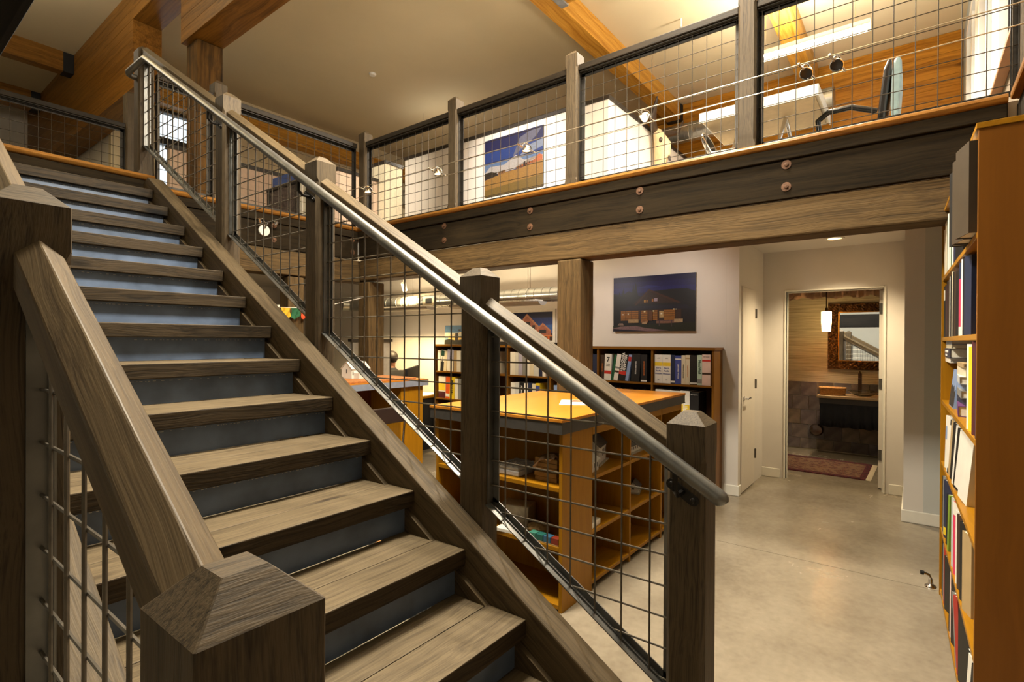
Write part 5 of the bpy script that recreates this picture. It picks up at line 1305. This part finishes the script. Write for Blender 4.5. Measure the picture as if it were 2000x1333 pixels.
# ---------------------------------------------------------------- upstairs
PW = 6.67
pt = thing('partition', (PW, 5.0, ZM), 'white office partition with dark cap carrying the landscape picture', 'partition')
put('panel', MB().box(PW, PW + .10, 3.44, 7.7, ZM + .001, 4.93), WALLW, pt); put('cap', MB().box(PW - .02, PW + .12, 3.42, 7.72, 4.9305, 4.985), plain('cap_dark', (38, 32, 26), .5), pt)
put('return_panel', MB().box(PW + .1005, 9.9, 3.44, 3.54, ZM + .001, 4.93), WALLW, pt); put('return_cap', MB().box(PW + .1205, 9.92, 3.42, 3.56, 4.9305, 4.985), MATS['cap_dark'], pt)
# landscape with long lodge
P = [(rect(0, 1, 0, 1), (24, 26, 74)), (rect(0, 1, .5, .78), (32, 56, 120)), (rect(0, 1, .40, .58), (86, 110, 150)), ([(.5, .6), (.62, .9), (.78, .96), (.98, .98), (.9, .86), (.7, .72)], (92, 92, 112)), ([(.6, .58), (.8, .74), (1, .78), (1, .66), (.8, .6)], (120, 130, 152)), ([(0, .42), (.1, .52), (.35, .5), (.55, .62), (.7, .5), (1, .52), (1, .44), (.5, .38), (0, .36)], (166, 162, 160)), ([(0, .30), (.4, .37), (.6, .37), (1, .44), (1, 0), (0, 0)], (146, 108, 52)), ([(0, 0), (1, 0), (1, .2), (0, .12)], (112, 88, 38)), ([(.55, .42), (.85, .52), (.96, .51), (.70, .43), (.6, .39)], (140, 128, 118)), ([(.56, .41), (.88, .47), (.88, .42), (.57, .375)], (150, 84, 40)), ([(.87, .42), (.87, .48), (.935, .545), (.99, .51), (.99, .43)], (170, 92, 52)), ([(.68, .40), (.68, .46), (.71, .48), (.72, .405)], (30, 22, 20)), ([(0, .31), (0, .42), (.12, .43), (.22, .39), (.24, .34)], (40, 30, 20)), ([(.24, .345), (.25, .40), (.37, .41), (.38, .37)], (140, 96, 54))]
for k in range(6): P.append((rect(.59 + k * .045, .605 + k * .045, .39 + k * .008, .42 + k * .008), (40, 24, 18)))
for k in range(4): P.append((rect(.26 + k * .028, .272 + k * .028, .365, .39), (40, 24, 18)))
picture('picture', 'landscape photograph of a long lodge on a grassy hill, upstairs partition', T(PW - .022, 5.11, 3.90) @ FACEX, 1.17, .93, P, dim=.82, depth=.02, edge=BLACK)
# cow skull on the bright partition face
sk = thing('cow_skull', (8.2, 3.4, 4.3), 'cow skull with dark curved horns on the bright white partition', 'skull')
BONE = plain('bone', (216, 190, 150), .6, noise=.12, scale=12, bump=.2); HORN = plain('horn', (58, 46, 38), .4, noise=.2)
prof = [(0, -.02, .66), (.10, -.03, .63), (.15, -.05, .52), (.13, -.07, .40), (.09, -.07, .22), (.075, -.05, .05), (.05, -.03, 0)]
mb = MB(); seg = 14
for (r, dy, z) in prof:
    for k in range(seg):
        a = 2 * PI * k / seg
        mb.v.append((8.2 + max(r, .02) * math.cos(a) * (1 if z > .3 else 1), 3.40 + dy * 2.0 - abs(dy) * 1.9 * math.sin(a), 4.32 + z))
for i in range(len(prof) - 1):
    for k in range(seg): a = i * seg + k; b2 = i * seg + (k + 1) % seg; mb.face([a, b2, b2 + seg, a + seg])
mb.face(list(range(seg))); mb.face(list(range((len(prof) - 1) * seg, len(prof) * seg)))
put('skull', mb, BONE, sk, smooth=True)
for s in (-1, 1):
    put('eye_socket', MB().ball((8.2 + s * .115, 3.24, 4.32 + .42), .045, 10, 8, sc=(.8, .7, 1)), HORN, sk, smooth=True)
    put('horn', MB().tube([(8.2 + s * .10, 3.36, 4.93), (8.2 + s * .30, 3.30, 4.97), (8.2 + s * .50, 3.20, 5.04), (8.2 + s * .56, 3.12, 5.24)], .03, 10, radii=[.06, .055, .042, .012]), HORN, sk, smooth=True)
    put('nasal_cavity', MB().ball((8.2 + s * .025, 3.14, 4.46), .022, 8, 6, sc=(.7, .6, 2)), HORN, sk, smooth=True)
# plank wall at the back of the office
pwl = thing('plank_wall', (XB2 - .03, 1.6, ZM), 'honey knotty plank cladding on the back office wall', 'cladding')
z = ZM; i = 0
while z < 6.24:
    h = .172
    z2 = min(z + h, 6.245); brk = (1.2 + .9 * (i * 37 % 5) / 2)
    for a, b in ((-.54, brk), (brk, 6.6)):
        block('plank', XB2 - .028, XB2 - .002, a + .001, b - .001, z + .0025, z2, PLANKW, pwl, 'y', bev=.003)
    z = z2; i += 1
# white desk seen from below, chrome trestle
wd = thing('white_desk', (5.4, 1.2, ZM), 'white office desk on chrome legs behind the mezzanine railing', 'desk')
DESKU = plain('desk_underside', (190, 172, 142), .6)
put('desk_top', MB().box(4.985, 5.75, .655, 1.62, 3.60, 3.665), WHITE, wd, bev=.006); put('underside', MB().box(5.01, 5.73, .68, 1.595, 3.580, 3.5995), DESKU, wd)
put('edge_strip', MB().box(4.98, 4.9845, .65, 1.625, 3.575, 3.668).box(4.985, 5.75, .648, .6545, 3.575, 3.668), plain('edge_white', (238, 236, 230), .35), wd)
for y in (.95, 1.35):
    put('leg', MB().tube([(5.30, y, 3.578), (5.12, y + .12, ZM + .003)], .016, 10), CHROME, wd, smooth=True); put('leg', MB().tube([(5.32, y, 3.578), (5.52, y - .12, ZM + .003)], .016, 10), CHROME, wd, smooth=True)
# tall executive chair
ec = thing('executive_chair', (5.62, .36, ZM), 'tall office chair with black frame and blue-grey back shell', 'chair')
TEAL = plain('chair_shell', (122, 146, 152), .45); 
bp_ = [(-.10, .42), (-.06, .42), (-.02, .70), (.0, .95), (-.01, 1.06), (-.03, 1.08), (-.06, 1.05), (-.075, .9), (-.085, .6)]
put('back_shell', MB().prism([(y, z) for y, z in bp_], -.20, .20, 'x'), TEAL, ec, T(5.62, .27, ZM) @ RX(.10), bev=.02)
put('back_cushion', MB().prism([(.0, .44), (.055, .44), (.06, .72), (.055, .98), (.03, 1.07), (.004, 1.05), (.004, .8)], -.22, .22, 'x'), BLACKG, ec, T(5.62, .27, ZM) @ RX(.10), bev=.018)
put('seat', MB().box(-.24, .24, -.02, .46, .40, .49), BLACKG, ec, T(5.62, .27, ZM), bev=.03)
for s in (-1, 1):
    put('armrest', MB().tube([(5.62 + s * .27, .27, ZM + .62), (5.62 + s * .27, .45, ZM + .70), (5.62 + s * .27, .62, ZM + .70), (5.62 + s * .27, .70, ZM + .64), (5.62 + s * .27, .69, ZM + .54), (5.62 + s * .25, .60, ZM + .46)], .024, 12), BLACKG, ec, smooth=True)
put('column', MB().tube([(5.62, .50, ZM + .08), (5.62, .50, ZM + .40)], .028, 12), CHROME, ec)
for i in range(5):
    a = i * 2 * PI / 5 + .3; put('leg', MB().tube([(5.62, .5, ZM + .10), (5.62 + .3 * math.cos(a), .5 + .3 * math.sin(a), ZM + .07), (5.62 + .3 * math.cos(a), .5 + .3 * math.sin(a), ZM + .005)], .02, 8), BLACKG, ec)
# small chrome side chair
cc = thing('chrome_chair', (5.12, 1.36, ZM), 'small chrome tube chair with dark back tucked under the white desk', 'chair')
for s in (-1, 1):
    put('frame_side', MB().tube([(5.22 + s * .2, 1.60, ZM + .60), (5.22 + s * .2, 1.52, ZM + .44), (5.22 + s * .2, 1.14, ZM + .43), (5.22 + s * .2, 1.10, ZM + .05), (5.22 + s * .2, 1.16, ZM + .012), (5.22 + s * .2, 1.50, ZM + .012)], .012, 8), CHROME, cc, smooth=True)
put('seat', MB().box(5.05, 5.39, 1.12, 1.50, ZM + .435, ZM + .465), BLACK, cc, bev=.01)
put('backrest', MB().ball((0, 0, 0), .19, 18, 10, sc=(1, .10, .62)), BLACK, cc, T(5.22, 1.60, ZM + .575) @ RX(-.25), smooth=True)
put('back_rim', MB().tube([(.195 * math.cos(a), 0, .122 * math.sin(a)) for a in [i * 2 * PI / 28 for i in range(29)]], .012, 8), CHROME, cc, T(5.22, 1.60, ZM + .575) @ RX(-.25), smooth=True)
# duct along the back office wall, with a bright sleeve, and vent
d2_ = duct('air_duct', 'galvanised duct on the plank wall upstairs', (9.75, 1.05, 5.42), (9.75, 4.3, 5.42), .17, hangers=(.3, .7), ztop=ZC)
put('grille_frame', MB().box(10.33, 10.37, 1.62, 2.02, 5.60, 5.90), WHITE, pwl); put('grille', MB().box(10.32, 10.33, 1.66, 1.98, 5.64, 5.86), BLACK, pwl)
# fluorescent fixture
def fluoro(label, x, y0, y1, z, power, ztop, upf=.6):
    t = thing('fluorescent_fixture', (x, (y0 + y1) / 2, z), label, 'light', 'fluorescent fixtures upstairs')
    put('housing', MB().prism([(x - .11, z), (x - .05, z + .07), (x + .05, z + .07), (x + .11, z), (x + .10, z), (x + .045, z + .06), (x - .045, z + .06), (x - .10, z)], y0, y1, 'y'), WHITE, t)
    put('tube_lamp', MB().tube([(x - .04, y0 + .03, z + .03), (x - .04, y1 - .03, z + .03)], .014, 8).tube([(x + .04, y0 + .03, z + .03), (x + .04, y1 - .03, z + .03)], .014, 8), glow('fluoro_tube', (255, 236, 206), 30), t)
    n = int((y1 - y0) / .06)
    for i in range(n): put('louver', MB().box(x - .10, x + .10, y0 + .03 + i * .06, y0 + .034 + i * .06, z - .012, z + .012), WHITE, t)
    put('lens_rail', MB().box(x - .11, x - .10, y0, y1, z - .014, z).box(x + .10, x + .11, y0, y1, z - .014, z), WHITE, t)
    for yy in (y0 + .15, y1 - .15): put('cable', MB().tube([(x, yy, z + .07), (x, yy, ztop)], .003, 5), CHROME, t)
    lamp('fluorescent_light', 'AREA', (x, (y0 + y1) / 2, z - .03), power, (1, .90, .74), size=.2, size_y=(y1 - y0) * .9, target=(x, (y0 + y1) / 2, 0))
    lamp('fluorescent_uplight', 'AREA', (x, (y0 + y1) / 2, z + .09), power * upf, (1, .90, .74), size=.2, size_y=(y1 - y0) * .9, target=(x, (y0 + y1) / 2, 9))
fluoro('long bright louvred fluorescent fixture in the office upstairs', 7.55, .45, 1.75, 5.3, 120, ZC)
fluoro('louvred fluorescent fixture hanging left of the landscape picture upstairs', 7.55, 7.1, 8.3, 5.3, 40, ZC, .08)
fluoro('added louvred fluorescent fixture, out of view over the white office desk', 5.45, 1.0, 2.3, 5.45, 220, ZC, .3)  # added fixture above the view, brightens the white partition
# far wall upstairs with window, low cubicles
FAY = 10.6
fx0, fx1, fz0, fz1 = 3.50, 4.35, 3.3, 5.60
struct(joined('wall_far_upper', [(2.86, fx0, FAY, FAY + .12, ZM, ZC), (fx1, XB2, FAY, FAY + .12, ZM, ZC), (fx0, fx1, FAY, FAY + .12, ZM, fz0), (fx0, fx1, FAY, FAY + .12, fz1, ZC)], CEILM))
wn = struct(put('window_5', MB().box(fx0, fx0 + .06, FAY - .02, FAY + .1, fz0, fz1).box(fx1 - .06, fx1, FAY - .02, FAY + .1, fz0, fz1).box(fx0 + .06, fx1 - .06, FAY - .02, FAY + .1, fz0, fz0 + .06).box(fx0 + .06, fx1 - .06, FAY - .02, FAY + .1, fz1 - .06, fz1).box(fx0 + .06, fx1 - .06, FAY - .02, FAY + .1, 4.98, 5.10), DARKSTEEL))
for z0, z1 in ((fz0 + .06, 4.98), (5.10, fz1 - .06)): put('pane', MB().box(fx0 + .06, fx1 - .06, FAY + .04, FAY + .048, z0, z1), PANE, wn)
CREAMP = plain('cubicle_cream', (206, 196, 170), .8); CAPD = MATS['cap_dark']
def cubicle(label, x0, x1, y0, y1, zt, mat=None):
    t = thing('cubicle_wall', ((x0 + x1) / 2, (y0 + y1) / 2, ZM), label, 'partition', 'cubicle walls upstairs')
    put('panel', MB().box(x0, x1, y0, y1, ZM + .001, zt), mat or CREAMP, t); put('cap', MB().box(x0 - .02, x1 + .02, y0 - .02, y1 + .02, zt + .0005, zt + .06), CAPD, t)
    return t
cubicle('cream cubicle wall with dark cap just right of the corner post', 6.45, 6.85, 8.0, 8.45, 4.88)
cubicle('pinkish cubicle wall with dark cap left of the corner post', 5.55, 6.42, 8.2, 8.32, 4.55, plain('cubicle_pink', (200, 176, 156), .8))
cubicle('low cubicle wall with dark cap behind the stair mesh', 3.2, 5.3, 9.1, 9.22, 4.46, plain('cubicle_pink', (200, 176, 156), .8))
wc = thing('wood_cabinet', (7.9, 8.0, ZM), 'brown wooden cabinet upstairs below the round duct', 'cabinet')
put('carcass', MB().box(7.6, 8.4, 7.45, 8.4, ZM + .001, 4.62), VENEERD, wc, bev=.004)
for i in range(2): put('door', MB().box(7.585, 7.5995, 7.47 + i * .46, 7.91 + i * .46, ZM + .05, 4.58), VENEERD, wc, bev=.003)
duct('air_duct', 'galvanised duct turning into the far cubicles upstairs', (8.9, 8.2, 5.15), (8.9, 10.4, 5.15), .17, hangers=(.2, .8), ztop=ZC)
# low glazed screen running back from the railing, with blinds and a blue board leaning over it
bl = thing('glazed_screen', (4.25, 7.6, ZM), 'low dark framed screen with white vertical blinds behind the stair mesh', 'screen')
SX = 4.2
put('cap', MB().box(SX - .03, SX + .03, 6.35, 8.05, 3.82, 3.87), CAPD, bl); put('sill', MB().box(SX - .03, SX + .03, 6.35, 8.05, 3.02, 3.06), CAPD, bl)
for y in (6.38, 7.2, 8.02): put('stud', MB().box(SX - .025, SX + .025, y - .025, y + .025, ZM + .001, 3.8195), CAPD, bl)
for i in range(8): put('blind_slat', MB().box(SX - .005, SX + .005, 6.44 + i * .09, 6.505 + i * .09, 3.065, 3.815), plain('blind_white', (236, 232, 222), .6), bl)
put('notice_board', MB().box(SX - .008, SX + .008, 7.24, 7.98, 3.065, 3.815), plain('board_dark', (84, 74, 74), .6, noise=.7, scale=25), bl)
bb = put('blue_board', MB().box(-.012, .012, -.42, .42, 0, .14), plain('board_blue', (70, 98, 176), .5), None, T(SX, 7.5, 3.8705), bev=.003); tag(bb, 'blue strip board standing on the cap of the glazed screen', 'board')
# smoke detector and sprinkler
sd = put('smoke_detector', MB().lathe([(0, -.035), (.05, -.035), (.065, -.01), (.065, 0), (0, 0)], 20), WHITE, None, T(5.885, 7.67, ZC - .0005), smooth=True); tag(sd, 'small round smoke detector on the tan ceiling', 'detector')
sp_ = thing('sprinkler', (7.6, 2.75, ZC), 'small sprinkler head hanging from the office ceiling', 'sprinkler')
put('pipe', MB().tube([(7.6, 2.75, ZC), (7.6, 2.75, ZC - .12)], .014, 8), WHITE, sp_); put('deflector', MB().lathe([(0, 0), (.03, 0), (.03, .006), (0, .006)], 12, c=(7.6, 2.75, ZC - .145)), CHROME, sp_); put('link', MB().tube([(7.6, 2.75, ZC - .12), (7.6, 2.75, ZC - .14)], .006, 6), CHROME, sp_)
# ---------------------------------------------------------------- low-voltage cable spots
XA, XBc, ZA, ZB = 3.40, 3.55, 3.128, 3.09
for x, z, lab in ((XA, ZA, 'upper steel cable carrying the small spotlights'), (XBc, ZB, 'lower steel cable carrying the small spotlights')):
    c = put('light_cable', MB().tube([(x, YR, z + .0), (x, 2.5, z - .012), (x, 5.235, z)], .0032, 6), plain('cable_metal', (190, 180, 160), .35, metal=.8), None, smooth=True); tag(c, lab, 'cable')
def zc(y, z): return z - .012 * (1 - abs((y - 2.4) / 2.9))
SPOTY = [(4.60, 'left end of the cables at the corner post', 'd'), (3.56, 'cables left of the landscape picture', 'd'), (2.53, 'cables in front of the landscape picture', 'd'), (1.505, 'cables before the cow skull', 'f'), (.512, 'cables left of the tall chair', 'o'), (.36, 'cables nearest the tall chair', 'o')]
for y, lab, k in SPOTY:
    ya = y + .03; yb = y - .03
    za, zb = zc(ya, ZA), zc(yb, ZB)
    t = thing('cable_spot', (XA, y, ZA), 'small chrome spotlight on the %s' % lab, 'spotlight', 'cable spotlights')
    mid = Vector(((XA + XBc) / 2, y, (za + zb) / 2))
    put('arm', MB().tube([(XA - .012, ya, za + .004), tuple(mid + Vector((-.035, .012, .004)))], .006, 8), CHROME, t, smooth=True); put('arm', MB().tube([(XBc + .012, yb, zb + .004), tuple(mid + Vector((.035, -.012, -.004)))], .006, 8), CHROME, t, smooth=True)
    put('yoke', MB().tube([tuple(mid + Vector((.04 * math.cos(a), -.02 * math.cos(a), .045 * math.sin(a)))) for a in [i * PI / 10 for i in range(11)]], .0045, 7), CHROME, t, smooth=True)
    tilt = {'d': Matrix(), 'f': RZ(-.4) @ RY(.9), 'o': RZ(-.2) @ RY(.75)}[k]
    Mh = T(*mid) @ tilt
    rf_ = put('reflector', MB().lathe([(.010, .03), (.022, .02), (.034, -.012), (.037, -.022), (.033, -.021), (.018, .012), (.0, .016)], 18), CHROME, t, Mh, smooth=True)
    put('bulb', MB().lathe([(0, .0), (.02, -.004), (.030, -.016), (0, -.017)], 14), glow('spot_bulb', (255, 224, 170), 5) if k != 'o' else BLACKG, rf_, Mh)
    d = Mh.to_3x3() @ Vector((0, 0, -1))
    if k != 'o': lamp('cable_spot_light', 'SPOT', mid + d * .03, 26, WARM, size=.03, target=mid + d, spot=95, blend=.9)
# ---------------------------------------------------------------- the added stair pendants (unseen housings of the lights set up at the top)
for i, p in enumerate(KEYS):
    t = thing('added_pendant', p, ['added unseen drum pendant above the foot of the stairs', 'added unseen drum pendant above the middle of the stairs', 'added unseen drum pendant left of the stairs'][i], 'lamp', 'added drum pendants')
    put('drum', MB().lathe([(.30, -.05), (.31, .08), (.305, .08), (.295, -.05)], 32, c=p), WALLG, t, smooth=True)
    put('rod', MB().tube([(p[0], p[1], p[2] + .02), (p[0], p[1], ZC)], .008, 8), CHROME, t); put('canopy', MB().lathe([(0, -.03), (.06, -.02), (.065, 0), (0, 0)], 16, c=(p[0], p[1], ZC)), CHROME, t)
    put('spider', MB().tube([(p[0] - .3, p[1], p[2] + .02), (p[0] + .3, p[1], p[2] + .02)], .005, 6), CHROME, t)
# thermostat on the left wall, seen in the mirror
ts = put('thermostat', MB().box(XL, XL + .025, 1.55, 1.67, 1.42, 1.52), WHITE, None, bev=.004); tag(ts, 'small white thermostat on the grey wall, seen in the bathroom mirror', 'thermostat')
# added gallery spots, out of view on the flank of the glulam roof beam, aimed at the partition upstairs
track('added unseen white gallery spotlight on the roof beam aimed at the landscape picture', (2.95, 4.6, 5.72), (6.67, 5.0, 4.2), 900, 42, (1, .90, .78))
track('added unseen white gallery spotlight on the roof beam aimed at the far cubicles', (2.95, 5.6, 5.72), (6.3, 8.4, 4.2), 700, 45, (1, .88, .70))
